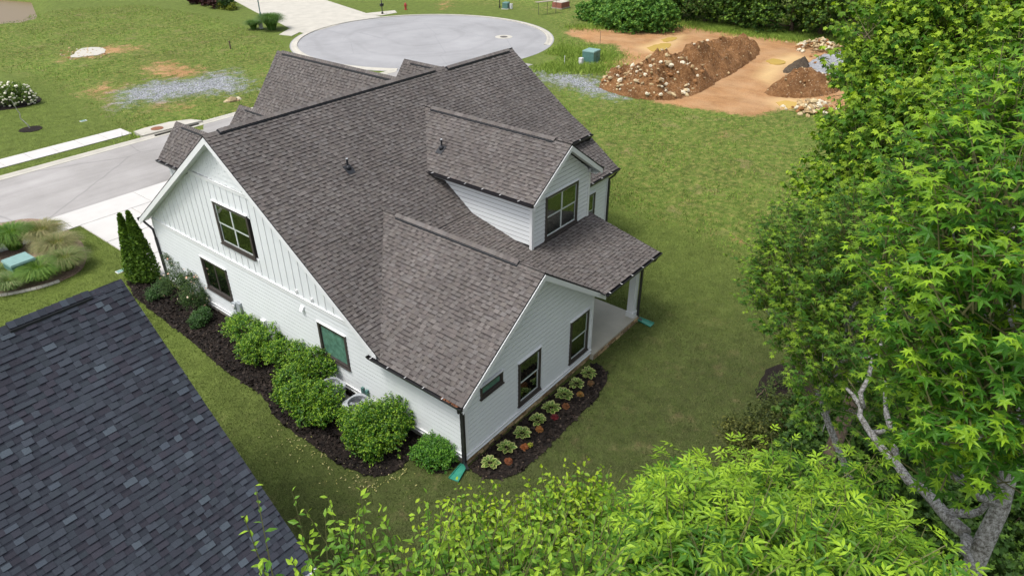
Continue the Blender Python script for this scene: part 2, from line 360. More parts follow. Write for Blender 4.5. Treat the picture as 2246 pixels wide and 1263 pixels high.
def m_ground():
    n = N('lawn_ground')
    sep = n.new('ShaderNodeSeparateColor'); A = n.new('ShaderNodeAttribute', attribute_name='mask'); n.link(A.outputs['Color'], sep.inputs[0])
    dirt, grav, lot, worn = sep.outputs[0], sep.outputs[1], sep.outputs[2], A.outputs['Alpha']
    fine = n.noise(26, 4, .8); mid = n.noise(2.6, 5, .65); big = n.noise(.33, 4, .6)
    lawn = n.ramp(fine, [(.28, (.050, .075, .014)), (.5, (.112, .155, .030)), (.74, (.195, .235, .058))])
    lawn = n.mix(n.ramp(big, [(.38, 0.0), (.66, .75)]), lawn, n.mix(.6, lawn, (.12, .15, .034)))
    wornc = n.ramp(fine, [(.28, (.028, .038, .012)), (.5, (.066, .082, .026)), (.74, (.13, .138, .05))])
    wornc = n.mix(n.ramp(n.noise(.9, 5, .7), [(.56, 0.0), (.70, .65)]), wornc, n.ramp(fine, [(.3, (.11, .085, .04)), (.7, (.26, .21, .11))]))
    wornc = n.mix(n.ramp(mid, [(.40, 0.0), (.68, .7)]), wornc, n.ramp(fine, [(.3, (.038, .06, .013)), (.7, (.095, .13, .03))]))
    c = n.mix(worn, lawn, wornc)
    lotc = n.ramp(fine, [(.28, (.042, .075, .012)), (.5, (.105, .17, .026)), (.74, (.20, .265, .05))])
    lotc = n.mix(n.ramp(n.noise(.12, 5, .65), [(.4, 0.0), (.62, .55)]), lotc, n.ramp(fine, [(.3, (.04, .055, .012)), (.7, (.13, .15, .035))]))
    lotc = n.mix(n.ramp(mid, [(.46, 0.0), (.66, .85)]), lotc, n.ramp(fine, [(.3, (.13, .125, .035)), (.7, (.28, .25, .08))]))
    lotc = n.mix(1.0, lotc, n.ramp(n.noise(1.3, 6, .75), [(.32, .55), (.5, 1.0), (.68, 1.25)]), 'MULTIPLY')
    lotc = n.mix(n.ramp(n.noise(.42, 7, .72), [(.56, 0.0), (.68, .6)]), lotc, n.ramp(fine, [(.3, (.15, .105, .05)), (.7, (.32, .25, .13))]))
    c = n.mix(1.0, c, n.ramp(n.noise(1.6, 5, .7), [(.34, .74), (.66, 1.16)]), 'MULTIPLY')
    c = n.mix(lot, c, lotc)
    # bare soil and gravel, with ragged edges
    jag = n.math('ADD', n.math('MULTIPLY', n.noise(1.1, 6, .72), 1.1), n.math('MULTIPLY', fine, .75))
    dm = n.ramp(n.math('ADD', dirt, n.math('SUBTRACT', jag, .93)), [(.42, 0.0), (.58, 1.0)])
    soil = n.ramp(n.noise(9, 5, .75), [(.25, (.24, .115, .045)), (.5, (.37, .20, .09)), (.75, (.46, .29, .145))])
    soil = n.mix(1.0, soil, n.ramp(n.noise(.8, 6, .72, n.co((1, .45, 1))), [(.3, .72), (.7, 1.22)]), 'MULTIPLY')
    soil = n.mix(n.ramp(big, [(.42, 0.0), (.62, .8)]), soil, n.mix(.5, soil, (.48, .32, .18)))
    wet = n.attr('wet'); soil = n.mix(n.math('MULTIPLY', wet, .85), soil, (.60, .43, .21))
    c = n.mix(dm, c, soil)
    gm = n.ramp(n.math('ADD', grav, n.math('SUBTRACT', jag, .93)), [(.40, 0.0), (.62, 1.0)])
    vor = n.new('ShaderNodeTexVoronoi'); vor.inputs['Scale'].default_value = 11; n.link(n.co(), vor.inputs['Vector'])
    gc = n.ramp(vor.outputs['Color'], [(.1, (.10, .11, .12)), (.5, (.23, .24, .26)), (.9, (.42, .43, .45))])
    c = n.mix(gm, c, gc)
    n.bump(n.math('ADD', n.noise(30, 4, .8), n.math('MULTIPLY', mid, 1.5)), .7, .05)
    return n.done(c, .95, .15)
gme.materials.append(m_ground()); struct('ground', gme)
def sheet(name, poly, z, mat, kind='structure', thick=.05, parent=None):
    V, F = prism(poly, z-thick, z); me = mk(name, V, F, mat)
    o = obj(name, me, parent)
    if parent is None: o['kind'] = kind
    return o
# pond water
V, F = prism(gpoly([(-330, -80), (60, -40), (80, 10), (66, 34), (30, 46), (-50, 54), (-330, 64)]), -1.3, -1.0)
n_ = N('pond_water'); n_.bump(n_.noise(3, 3), .08, .02); n_.done((.16, .10, .03), .3, .25); struct('pond_water', mk('pond_water', V, F, MATS['pond_water']))

# ------------------------------------------------------------------ street, kerbs, pavements
CC, CRAD = np.array([43.9, 45.4]), 14.1
KY0, KY1 = 29.15, 37.45
sheet('street', [(-120, KY0), (42, KY0), (42, KY1), (-120, KY1)], .012, m['asphalt'])
circ = [(CC[0]+CRAD*math.cos(t), CC[1]+CRAD*math.sin(t)) for t in np.linspace(0, 2*math.pi, 97)[:-1]]
sheet('cul_de_sac', circ, .018, m['asphalt_circle'])
def kerb(name, path, w, h, closed=False):
    P = np.asarray(path, float); T = np.gradient(P, axis=0); T /= np.linalg.norm(T, axis=1)[:, None]; Nn = np.stack([-T[:, 1], T[:, 0]], 1)
    prof = [(0, -.04), (0, .03), (w*.45, .035), (w*.62, h*.8), (w*.75, h), (w, h), (w, -.04)]
    V = []; k = len(prof)
    for p, q in zip(P, Nn): V += [(p[0]+q[0]*a, p[1]+q[1]*a, b) for a, b in prof]
    F = [(i*k+j, i*k+j+1, (i+1)*k+j+1, (i+1)*k+j) for i in range(len(P)-1) for j in range(k-1)]
    F += [tuple(range(k)), tuple(reversed(range((len(P)-1)*k, len(P)*k)))]
    return struct(name, mk(name, V, F, m['concrete']))
t0 = math.asin((KY1-CC[1])/CRAD)                      # where the far kerb meets the circle
ta = math.pi-t0
kerb('kerb', [(x, KY1-.1) for x in np.linspace(-120, CC[0]+(CRAD-.1)*math.cos(ta), 60)], .62, .10)
kerb('kerb', [(CC[0]+(CRAD-.12)*math.cos(t), CC[1]+(CRAD-.12)*math.sin(t)) for t in np.linspace(ta, -1.15, 110)], -.66, .10)
for x0, x1 in ((-120, -1.2), (8.6, 38)): kerb('kerb', [(x, KY0+.1) for x in np.linspace(x0, x1, 40)], -.5, .10)
# the far pavement of poured slabs and the near one
wk = struct('far_sidewalk', mk('far_sidewalk', *prism([(-60, 39.5), (8.9, 39.5), (8.9, 41.2), (-60, 41.2)], -.06, .02), m['concrete']))
for i in range(18): obj('sidewalk_slab', mk('sidewalk_slab', *prism([(x0 := 8.9-1.6*(i+1)+.012, 39.5), (x0+1.576, 39.5), (x0+1.576, 41.2), (x0, 41.2)], .0, .05), m['concrete_white']), wk)
wk = struct('near_sidewalk', mk('near_sidewalk', *prism([(-40, 27.2), (-.3, 27.2), (-.3, 28.5), (-40, 28.5)], -.06, .02), m['concrete']))
for i in range(14): obj('sidewalk_slab', mk('sidewalk_slab', *prism([(x0 := -.3-1.6*(i+1)+.012, 27.2), (x0+1.576, 27.2), (x0+1.576, 28.5), (x0, 28.5)], .0, .05), m['concrete_white']), wk)
# the driveway in front of the house, panels with joints
DRIVE = [(0.05, 18.2), (8.2, 18.2), (8.2, 28.9), (8.8, 29.35), (-1.0, 29.35), (-.3, 28.7), (0.05, 27.2)]
dw = struct('driveway', mk('driveway', *prism(DRIVE, -.06, .022), m['concrete']))
for (xa, xb, ya, yb) in [(.05+2.72*i, .05+2.72*(i+1), 18.2+3*j, min(27.2, 18.2+3*(j+1))) for i in range(3) for j in range(3)]:
    obj('concrete_panel', mk('concrete_panel', *prism([(xa+.025, ya+.025), (xb-.025, ya+.025), (xb-.025, yb-.025), (xa+.025, yb-.025)], .0, .05), m['concrete_white']), dw)
for q in ([(-.28, 27.22), (3.9, 27.22), (3.9, 29.33), (-.98, 29.33), (-.28, 28.7)], [(3.93, 27.22), (8.19, 27.22), (8.19, 28.9), (8.75, 29.33), (3.93, 29.33)]):
    obj('concrete_panel', mk('concrete_panel', *prism(q, .0, .05), m['concrete_white']), dw)
# the wide drive across the circle
FD = gpoly([(519, 5), (560, 27), (610, 50), (645, 68), (668, 74), (705, 66), (760, 50), (835, 37), (803, 30), (711, 0), (600, -40), (380, -45)])
fd = struct('far_driveway', mk('far_driveway', *prism(FD, -.06, .035), m['concrete']))
sheet('far_sidewalk_end', gpoly([(612, 77), (642, 60), (668, 66), (640, 80)]), .04, m['concrete'])
sheet('far_sidewalk_start', gpoly([(790, 32), (838, 35), (871, 29), (866, 24), (815, 29)]), .045, m['concrete'])
# manhole cover and its collar in the circle; storm inlet by the far kerb
c = gp(1105, 82); t = thing('manhole_cover', 'round iron manhole cover with pale concrete collar in the circle', 'manhole', (c[0], c[1], .02))
MB().tube([(c[0], c[1], .0), (c[0], c[1], .03)], .95, 24).build('collar', m['concrete'], t); MB().tube([(c[0], c[1], .0), (c[0], c[1], .042)], .42, 20).build('cover', m['iron'], t)
t = thing('storm_inlet', 'concrete storm drain inlet with rusty round lid beside the street', 'storm drain', (9.6, 38.4, 0))
INL = [(8.9, 37.98), (13.3, 37.75), (12.9, 38.7), (11.6, 39.35), (9.9, 39.45), (8.95, 39.3)]
MB().add(*prism(INL, -.02, .21)).build('top_slab', m['concrete'], t); MB().box(9.6, 12.9, 37.6, 37.74, .02, .12).build('curb_opening', m['interior'], t)
MB().tube([(10.3, 38.6, .2), (10.3, 38.6, .225)], .42, 20).build('lid', m['rust_iron'], t)

# ------------------------------------------------------------------ beds of mulch
def wavy(poly, amp=.05, it=2, seed=0):
    P = smooth_poly(poly, it); r = np.random.default_rng(seed); return P+r.normal(0, amp, P.shape)
def bed(name, poly, seed=0, z=.035, mat='mulch', amp=.03):
    P = wavy(poly, amp, 2, seed); V, F = prism(P, -.05, z)
    o = struct(name, mk(name, V, F, m[mat])); return P
BED_A = np.concatenate([[(.05, .25), (.05, 18.9)], gpoly([(276, 610), (284, 632), (310, 668), (350, 694), (420, 747), (500, 822), (560, 853), (588, 880), (598, 912), (640, 945), (700, 987), (760, 1027), (820, 1048), (868, 1038), (903, 1002), (922, 990), (932, 1028), (962, 1041), (992, 1028)])])
BED_A = bed('mulch_bed', BED_A, 1)
BED_B = np.concatenate([[(7.0, -.12)], gpoly([(1325, 808), (1333, 828), (1324, 850), (1300, 882), (1232, 951), (1172, 1012), (1130, 1046), (1080, 1053), (1042, 1042), (1030, 1022)]), [(.2, -.1)]])
BED_B = bed('mulch_bed', BED_B, 2)
BED_C = bed('mulch_bed', gpoly([(1648, 862), (1672, 825), (1706, 794), (1790, 800), (1800, 930), (1700, 900)]), 3)
BED_D = bed('mulch_bed', gpoly([(-60, 214), (0, 206), (60, 203), (91, 214), (88, 226), (50, 237), (0, 243), (-60, 247)]), 4)
c = gp(68, 284); BED_E = bed('mulch_ring', [(c[0]+.75*math.cos(t), c[1]+.75*math.sin(t)) for t in np.linspace(0, 6.28, 13)[:-1]], 5)
BED_F = bed('gravel_bed', gpoly([(-40, 500), (60, 478), (120, 488), (185, 530), (192, 575), (165, 605), (110, 628), (40, 645), (-60, 655)]), 6, .03, 'pine_bark_gravel')
BEDS = [BED_A, BED_B, BED_C, BED_D, BED_E, BED_F]
# ------------------------------------------------------------------ roofs of real shingles
BROWN = [lin(101, 97, 94), lin(97, 92, 89), lin(107, 102, 99), lin(93, 88, 86), lin(101, 95, 92), lin(99, 94, 90), lin(103, 99, 97)]
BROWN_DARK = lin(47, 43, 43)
SLATE = [lin(60, 64, 72), lin(57, 61, 69), lin(63, 68, 76), lin(56, 58, 66), lin(58, 58, 66), lin(58, 63, 70)]
SLATE_LIGHT = [lin(70, 77, 86), lin(75, 83, 91)]
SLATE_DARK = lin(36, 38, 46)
def uv_frame(poly):
    P = np.asarray(poly, float); n = np.zeros(3)
    for i in range(len(P)): n += np.cross(P[i]-P[0], P[(i+1) % len(P)]-P[0])
    n /= np.linalg.norm(n); n = n if n[2] > 0 else -n
    u = np.cross([0, 0, 1.], n); u /= np.linalg.norm(u); v = np.cross(n, u)
    if v[2] < 0: u, v = -u, -v
    return P[0], u, v, n
def spans(poly2, v):
    xs = []; k = len(poly2)
    for i in range(k):
        (u1, v1), (u2, v2) = poly2[i], poly2[(i+1) % k]
        if (v1 > v) != (v2 > v): xs.append(u1+(u2-u1)*(v-v1)/(v2-v1))
    xs.sort(); return list(zip(xs[::2], xs[1::2]))
TABF = np.array([[0, 1, 2, 3], [4, 5, 6, 7], [8, 9, 1, 0], [8, 0, 3, 7], [1, 9, 6, 2]])
class Roof:
    """collects the tabs of all the slopes of one house"""
    def __init__(s, cols, dark, light=(), exp=.142, wt=(.11, .20), wl=(.07, .15)): s.wt = wt; s.wl = wl; s.V = []; s.Cf = []; s.cols = cols; s.dark = dark; s.light = light; s.exp = exp; s.deck = MB()
    def slope(s, poly, shingles=True, t=.055):
        P = np.asarray(poly, float); n = len(P)
        s.deck.add(np.concatenate([P-[0, 0, .012], P-[0, 0, t]]), [tuple(range(n)), tuple(range(2*n-1, n-1, -1))]+[(i, n+i, n+(i+1) % n, (i+1) % n) for i in range(n)])
        if not shingles: return
        O, u, v, nn = uv_frame(P); p2 = [((q-O)@u, (q-O)@v) for q in P]; vmin = min(q[1] for q in p2); vmax = max(q[1] for q in p2)
        nc = int(math.ceil((vmax-vmin)/s.exp)); prev_h = {}
        for c in range(nc):
            v0 = vmin-.02+c*s.exp; v1 = v0+s.exp
            a = spans(p2, max(v0+.02, vmin+1e-4)); b = spans(p2, min(v1, vmax-1e-4)) or a
            if len(a) != len(b): b = a = spans(p2, min(max((v0+v1)/2, vmin+1e-4), vmax-1e-4))
            for (l0, r0), (l1, r1) in zip(a, b):
                L, R = min(l0, l1), max(r0, r1); x = L-random.uniform(0, .2); tooth = random.random() < .5; k = 0
                while x < R:
                    wdt = random.uniform(*s.wt) if tooth else random.uniform(*s.wl)
                    x2 = x+wdt
                    ub0, ub1 = np.clip([x, x2], l0, r0); ut0, ut1 = np.clip([x, x2], l1, r1)
                    if ub1-ub0 > .004 or ut1-ut0 > .004:
                        h = (.021 if tooth else .007)+random.uniform(0, .002)
                        bf = random.choice((.64, .70, .74)) if random.random() < (.3 if tooth else .72) else .96
                        def pt(uu, vv, hh): return O+u*uu+v*vv+nn*hh
                        um0, um1 = ub0+(ut0-ub0)*bf, ub1+(ut1-ub1)*bf; vm = v0+(v1-v0)*bf
                        A, B, Cc, D = pt(ub0, v0, h), pt(ub1, v0, h), pt(um1, vm, h*(1-bf*.8)), pt(um0, vm, h*(1-bf*.8))
                        E_, F_ = pt(ut1, v1+.008, .001), pt(ut0, v1+.008, .001)
                        s.V.append([A, B, Cc, D, D, Cc, E_, F_, pt(ub0, v0, -.006), pt(ub1, v0, -.006)])
                        col = np.array(random.choice(s.cols))*random.uniform(.95, 1.05)
                        if s.light and tooth and random.random() < .075: col = np.array(random.choice(s.light))
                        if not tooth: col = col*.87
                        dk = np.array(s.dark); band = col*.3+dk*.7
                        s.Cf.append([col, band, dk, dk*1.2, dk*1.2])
                    x = x2; tooth = not tooth if random.random() < .8 else tooth
    def cap(s, p, q, sa, sb, vent=None, w=.15, step=.145):
        """ridge cap pieces from p to q; sa, sb: unit vectors down the two slopes"""
        p, q = np.asarray(p, float), np.asarray(q, float); L = np.linalg.norm(q-p); d = (q-p)/L; out = []
        sa, sb = np.asarray(sa, float), np.asarray(sb, float)
        for i in range(int(L/step)+1):
            t0, t1 = i*step, min(L, (i+1)*step+.02)
            hv = .075 if vent and vent[0] < t0+.07 < vent[1] else 0
            Z = np.array([0, 0, 1.]); lo = .014+hv; hi = .03+hv
            c0, c1 = p+d*t0+Z*lo, p+d*t1+Z*hi
            A, B, D, E_ = c0+sa*w, c0+sb*w, c1+sa*w, c1+sb*w
            V = [A, c0, c1, D, c0, B, E_, c1, A-Z*.01, D-Z*.02, B-Z*.01, E_-Z*.02]
            F = [(0, 1, 2, 3), (4, 5, 6, 7), (8, 0, 3, 9), (5, 10, 11, 6), (3, 2, 9), (2, 6, 11), (9, 2, 11)]
            col = np.array(random.choice(s.cols))*random.uniform(.98, 1.16)
            if s.light and random.random() < .2: col = np.array(s.light[0])
            out.append((np.array(V), F, np.array([col, col*.97, np.array(s.dark), np.array(s.dark), np.array(s.dark)*1.4, np.array(s.dark)*1.4, np.array(s.dark)])))
        return out
    def finish(s, roof, mat, n=300):
        V = np.array(s.V); Cf = np.array(s.Cf); ctr = V[:, :4].mean(1); x, y, z = proj(ctr)
        ok = (x > 5) & (x < PW-5) & (y > 5) & (y < PH-5) & (z > 0)
        sx = np.stack(proj(V[:, 0]), 1)-np.stack(proj(V[:, 2]), 1); sy = np.stack(proj(V[:, 1]), 1)-np.stack(proj(V[:, 3]), 1)
        area = np.abs(sx[:, 0]*sy[:, 1]-sx[:, 1]*sy[:, 0])
        full = np.linalg.norm(V[:, 1]-V[:, 0], axis=1) > .12
        area = np.where(ok & full, area, 0); order = np.argsort(-area); pick = order[:n]; rest = np.setdiff1d(np.arange(len(V)), pick)
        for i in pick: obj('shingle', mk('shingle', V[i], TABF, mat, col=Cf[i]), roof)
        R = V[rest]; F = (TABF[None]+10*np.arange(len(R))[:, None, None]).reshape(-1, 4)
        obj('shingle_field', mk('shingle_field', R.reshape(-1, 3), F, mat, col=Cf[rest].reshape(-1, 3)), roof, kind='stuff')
# ------------------------------------------------------------------ walls of real boards
class Wall:
    def __init__(s, O, U, Nn): s.O, s.U, s.N = np.asarray(O, float), np.asarray(U, float), np.asarray(Nn, float); s.flip = np.cross(s.U, s.N)[2] < 0
    def P(s, u, n, z): return s.O+s.U*u+s.N*n+np.array([0, 0, z])
    def hexa(s, q):
        """q: eight (u,n,z)"""
        V = np.array([s.P(*p) for p in q]); F = [tuple(f[::-1]) for f in BOXF] if s.flip else [tuple(f) for f in BOXF]; return V, F
    def box(s, u0, u1, n0, n1, z0, z1): return s.hexa([(u0, n0, z0), (u1, n0, z0), (u1, n1, z0), (u0, n1, z0), (u0, n0, z1), (u1, n0, z1), (u1, n1, z1), (u0, n1, z1)])
    def put(s, name, mat, parent, *b, **kw): V, F = s.box(*b); return obj(name, mk(name, V, F, m[mat]), parent, **kw)
    def laps(s, wall, poly, holes=(), exp=.176, mat='siding'):
        zmin = min(p[1] for p in poly); zmax = max(p[1] for p in poly); k = int(math.ceil((zmax-zmin)/exp-1e-6))
        for i in range(k):
            z0 = zmin+i*exp; z1 = min(z0+exp, zmax); zc = (z0+z1)/2
            a = spans(poly, z0+1e-4); b = spans(poly, z1-1e-4) or a
            if len(a) != len(b): a = b = spans(poly, zc)
            for (l0, r0), (l1, r1) in zip(a, b):
                cuts = sorted((h[0], h[1]) for h in holes if h[2] < zc < h[3]); segs = []; cur = None
                e0 = (l0, l1)
                for c0, c1 in cuts:
                    if c0 > e0[0]: segs.append((e0, (c0, c0)))
                    e0 = (c1, c1)
                segs.append((e0, (r0, r1)))
                for (xa, xb), (ya, yb) in segs:
                    if ya-xa < .02: continue
                    zt = z1+.022
                    # long runs are made of boards butted end to end
                    joints = []
                    if ya-xa > 5 and abs(xa-xb) < .01 and abs(ya-yb) < .01: joints = [xa+(ya-xa)*random.uniform(.3, .7)]
                    ends = [(xa, xb)]+[(j, j) for j in joints]+[(ya, yb)]
                    for (p0, p1), (q0, q1) in zip(ends[:-1], ends[1:]):
                        g = .0015
                        V, F = s.hexa([(p0+g, -.03, z0+.02), (q0-g, -.03, z0+.02), (q0-g, .028, z0+.02), (p0+g, .028, z0+.02), (p1+g, -.03, z1-.035), (q1-g, -.03, z1-.035), (q1-g, .017, z1), (p1+g, .017, z1)])
                        obj('siding_plank', mk('siding_plank', V, F, m[mat]), wall)
    def window(s, house, u0, u1, z0, z1, style='double', tw=.11, label=None):
        """u0..z1: outside of the casing"""
        mb = MB()
        for b in ((u0, u1, -.03, .055, z1-tw, z1), (u0, u1, -.03, .06, z0, z0+tw*.95), (u0, u0+tw, -.03, .05, z0+tw*.95, z1-tw), (u1-tw, u1, -.03, .05, z0+tw*.95, z1-tw)): mb.add(*s.box(*b))
        wdw = mb.build('window', m['casing'], house)
        if label: wdw['label'] = label
        cap = MB().add(*s.box(u0-.02, u1+.02, -.02, .085, z1+.001, z1+.02)).build('drip_cap', m['siding_trim'], wdw)
        MB().add(*s.box(u0-.03, u1+.03, -.02, .09, z0-.035, z0-.001)).build('sill', m['casing'], wdw)
        a0, a1, b0, b1 = u0+tw, u1-tw, z0+tw*.95, z1-tw
        lights = {'double': 1, 'twin': 2, 'fixed': 1, 'slot': 1, 'slider': 2}[style]; wl = (a1-a0)/lights
        fm = 'casing' if style in ('fixed', 'slot', 'slider') else 'sash'
        for i in range(lights):
            c0, c1 = a0+wl*i, a0+wl*(i+1); zm = (b0+b1)/2; fw = .035 if style != 'slider' else .045
            f = MB(); halves = [(b0, zm, .004), (zm, b1, .024)] if style in ('double', 'twin') else [(b0, b1, .01)]
            for h0, h1, nn in halves:
                for b in ((c0, c1, nn-.02, nn, h0, h0+fw), (c0, c1, nn-.02, nn, h1-fw, h1), (c0, c0+fw, nn-.02, nn, h0+fw, h1-fw), (c1-fw, c1, nn-.02, nn, h0+fw, h1-fw)): f.add(*s.box(*b))
                pv, pf = s.box(c0+fw*.5, c1-fw*.5, nn-.013, nn-.007, h0+fw*.5, h1-fw*.5)
                obj('pane', mk('pane', pv, pf, m['obscure_glass' if style in ('fixed', 'slot') else 'glass']), wdw)
            f.build('sash', m[fm], wdw)
        if style in ('double', 'twin'):
            # drawn curtains inside, pleated
            for side in ((0, 1) if style == 'twin' else (1,)):
                cw = (a1-a0)*(.23 if style == 'twin' else .38); cu = a0+.02 if side == 0 else a1-.02-cw
                K = 28; V = []; F = []
                for i in range(K+1):
                    u = cu+cw*i/K; nn = -.065+.022*math.sin(i*1.7)+.008*math.sin(i*4.1)
                    V += [s.P(u, nn, b0-.02), s.P(u, nn, b1+.02)]
                F = [(2*i, 2*i+1, 2*i+3, 2*i+2) for i in range(K)]
                obj('curtain', mk('curtain', V, F, m['curtain'], smooth=True), wdw)
        if style == 'slider':
            V, F = s.box(a0, a1, -.11, -.10, b0, b1); obj('blind', mk('blind', V, F, m['ac_dark']), wdw)
        mb = MB()     # the room behind: back and reveals
        for b in ((u0+.03, u1-.03, -.55, -.52, z0+.03, z1-.03), (u0+.02, u0+.04, -.52, -.03, z0+.03, z1-.03), (u1-.04, u1-.02, -.52, -.03, z0+.03, z1-.03), (u0+.04, u1-.04, -.52, -.03, z0+.02, z0+.04), (u0+.04, u1-.04, -.52, -.03, z1-.04, z1-.02)): mb.add(*s.box(*b))
        mb.build('room_recess', m['interior'], wdw)
        return (u0+.05, u1-.05, z0+.03, z1-.03)
def gutter(house, p, q, out, mat='dark_metal', straps=.75, first=.35, w=.125):
    p, q, out = np.asarray(p, float), np.asarray(q, float), np.asarray(out, float); Z = np.array([0, 0, 1.]); L = np.linalg.norm(q-p); d = (q-p)/L
    prof = [(0, 0), (0, -.11), (w*.75, -.11), (w, -.03), (w, 0), (w-.012, 0), (w-.012, -.03), (w*.72, -.1), (.01, -.1), (.01, 0)]; k = len(prof)
    V = [e+out*a+Z*b for e in (p, q) for a, b in prof]; F = [(j, (j+1) % k, k+(j+1) % k, k+j) for j in range(k)]+[(0, 9, 8, 7, 6, 3, 2, 1), (10, 11, 12, 13, 16, 17, 18, 19)]
    F += [(0, 1, 2, 3, 4), (14, 13, 12, 11, 10)]
    g = obj('gutter', mk('gutter', V, F, m[mat]), house)
    t = first
    while t < L:
        c = p+d*t; mb = MB(); h = .012
        mb.add([c+out*.0-d*h+Z*.004, c+out*w-d*h+Z*.004, c+out*w+d*h+Z*.004, c+d*h+Z*.004]+[c+out*.0-d*h+Z*.009, c+out*w-d*h+Z*.009, c+out*w+d*h+Z*.009, c+d*h+Z*.009], BOXF)
        mb.build('strap', m['strap'], g); t += straps
    return g
def spout(house, path, r=.045, mat='dark_metal', name='downspout'):
    return MB().tube(path, r, 4 if len(path) == 2 else 6).build(name, m[mat], house)
def band(house, name, mat, P4, off):
    """a board: quad P4 extruded by the vector off"""
    P = np.asarray(P4, float); off = np.asarray(off, float); V = np.concatenate([P, P+off])
    o = obj(name, mk(name, V, [tuple(f) for f in BOXF], m[mat]), house); return o
def rake(house, hi, lo, axis, drop=.20, th=.03, mat='siding_trim'):
    """white rake board under a sloping roof edge; axis: outward unit vector"""
    hi, lo, axis = (np.asarray(v, float) for v in (hi, lo, axis)); Z = np.array([0, 0, 1.])
    a, b = hi-Z*.06, lo-Z*.06
    return band(house, 'rake_board', mat, [a, b, b-Z*drop, a-Z*drop], axis*th)
def soffit(house, a, b, c, d, mat='soffit'):
    Z = np.array([0, 0, -.015]); return band(house, 'soffit', mat, [a, b, c, d], Z)

# ------------------------------------------------------------------ the white house
HY, HZ, HP = 11.03, 8.48, .713
zb = lambda y: HZ-HP*abs(y-HY)
zw = lambda x: 5.53-.683*abs(x-3.53)
zp = lambda y: 3.19+.2284*(y+.52)
zd = lambda x: 7.56-.70*abs(x-8.72)
H = thing('white_house', 'white two storey house with brown shingled roofs and dark window casings', 'house', (8, 9, 0))
RF = Roof(BROWN, BROWN_DARK)
RF.slope([(x, y, zb(y)) for x, y in ((-.38, HY), (11.3, HY), (11.3, 4.57), (10.9, 4.57), (10.9, 5.6), (4.85, 5.6), (3.53, 6.84), (-.38, 3.10))])
RF.slope([(x, y, zb(y)-.09) for x, y in ((11.3, HY), (16.2, HY), (16.2, 4.57), (11.3, 4.57))])
zs = lambda y: 6.76-(8.75-y)*.589
RF.slope([(x, y, zs(y)) for x, y in ((11.35, 8.8), (16.02, 8.8), (16.02, 6.1), (11.35, 6.1))], t=.08)
RF.slope([(x, y, zw(x)) for x, y in ((3.53, -.34), (-.40, -.34), (-.40, 3.21), (3.53, 6.96))])
RF.slope([(x, y, zw(x)) for x, y in ((3.53, -.34), (7.32, -.34), (7.32, -.1), (4.86, 5.7), (3.53, 6.96))])
RF.slope([(x, y, zp(y)) for x, y in ((6.9, -.54), (10.92, -.54), (10.92, 5.66), (4.84, 5.66), (6.9, -.28))])
RF.slope([(x, y, zd(x)) for x, y in ((8.72, 2.33), (6.48, 2.33), (6.48, 7.62), (8.72, 9.80))])
RF.slope([(x, y, zd(x)) for x, y in ((8.72, 2.33), (10.96, 2.33), (10.96, 7.55), (8.72, 9.74))])
def front_gable(x, z, y1, pitch, half, left_shingles=True):
    yb = lambda zz: HY+(HZ-zz)/HP
    for sgn in (-1, 1):
        e = x+sgn*half; ze = z-pitch*half
        RF.slope([(x, yb(z), z), (x, y1, z), (e, y1, ze), (e, yb(ze), ze)], shingles=(sgn < 0 and left_shingles))
    band(H, 'gable_wall', 'siding', [(x-half+.2, y1-.35, 0.3), (x+half-.2, y1-.35, .3), (x+half-.2, y1-.35, z-pitch*(half-.2)-.1), (x-half+.2, y1-.35, z-pitch*(half-.2)-.1)], (0, -.2, 0))
    mb = MB(); mb.add([(x-half+.2, y1-.35, z-pitch*(half-.2)-.1), (x+half-.2, y1-.35, z-pitch*(half-.2)-.1), (x, y1-.35, z-.1), (x-half+.2, y1-.5, z-pitch*(half-.2)-.1), (x+half-.2, y1-.5, z-pitch*(half-.2)-.1), (x, y1-.5, z-.1)], [(0, 1, 2), (5, 4, 3), (0, 3, 4, 1), (1, 4, 5, 2), (2, 5, 3, 0)]); mb.build('gable_peak', m['siding'], H)
    for sgn in (-1, 1): rake(H, (x, y1, z), (x+sgn*half, y1, z-pitch*half), (0, 1, 0))
    # cheek wall under the left eave
    e = x-half+.22; band(H, 'cheek_wall', 'siding', [(e, y1-.4, .3), (e, yb(z-pitch*half)-.3, .3), (e, yb(z-pitch*half)-.3, z-pitch*half-.05), (e, y1-.4, z-pitch*half-.05)], (.12, 0, 0))
    gutter(H, (x-half-.01, yb(z-pitch*half)+.1, z-pitch*half-.02), (x-half-.01, y1, z-pitch*half-.02), (-1, 0, 0), first=.2, straps=.6)
front_gable(9.8, 8.0, 21.4, 1.25, 2.9)
front_gable(2.65, 6.5, 19.2, 1.13, 1.16)
front_gable(5.8, 6.5, 19.2, 1.13, 1.16)
front_gable(15.3, 7.0, 17.95, 1.2, 1.2)
RF.slope([(x, y, zb(y)) for x, y in ((-.38, HY), (-.38, 18.3), (16.2, 18.3), (16.2, HY))], shingles=False)
roof = RF.deck.build('roof', m['rubber'], H)
RF.finish(roof, m['shingle_brown'])
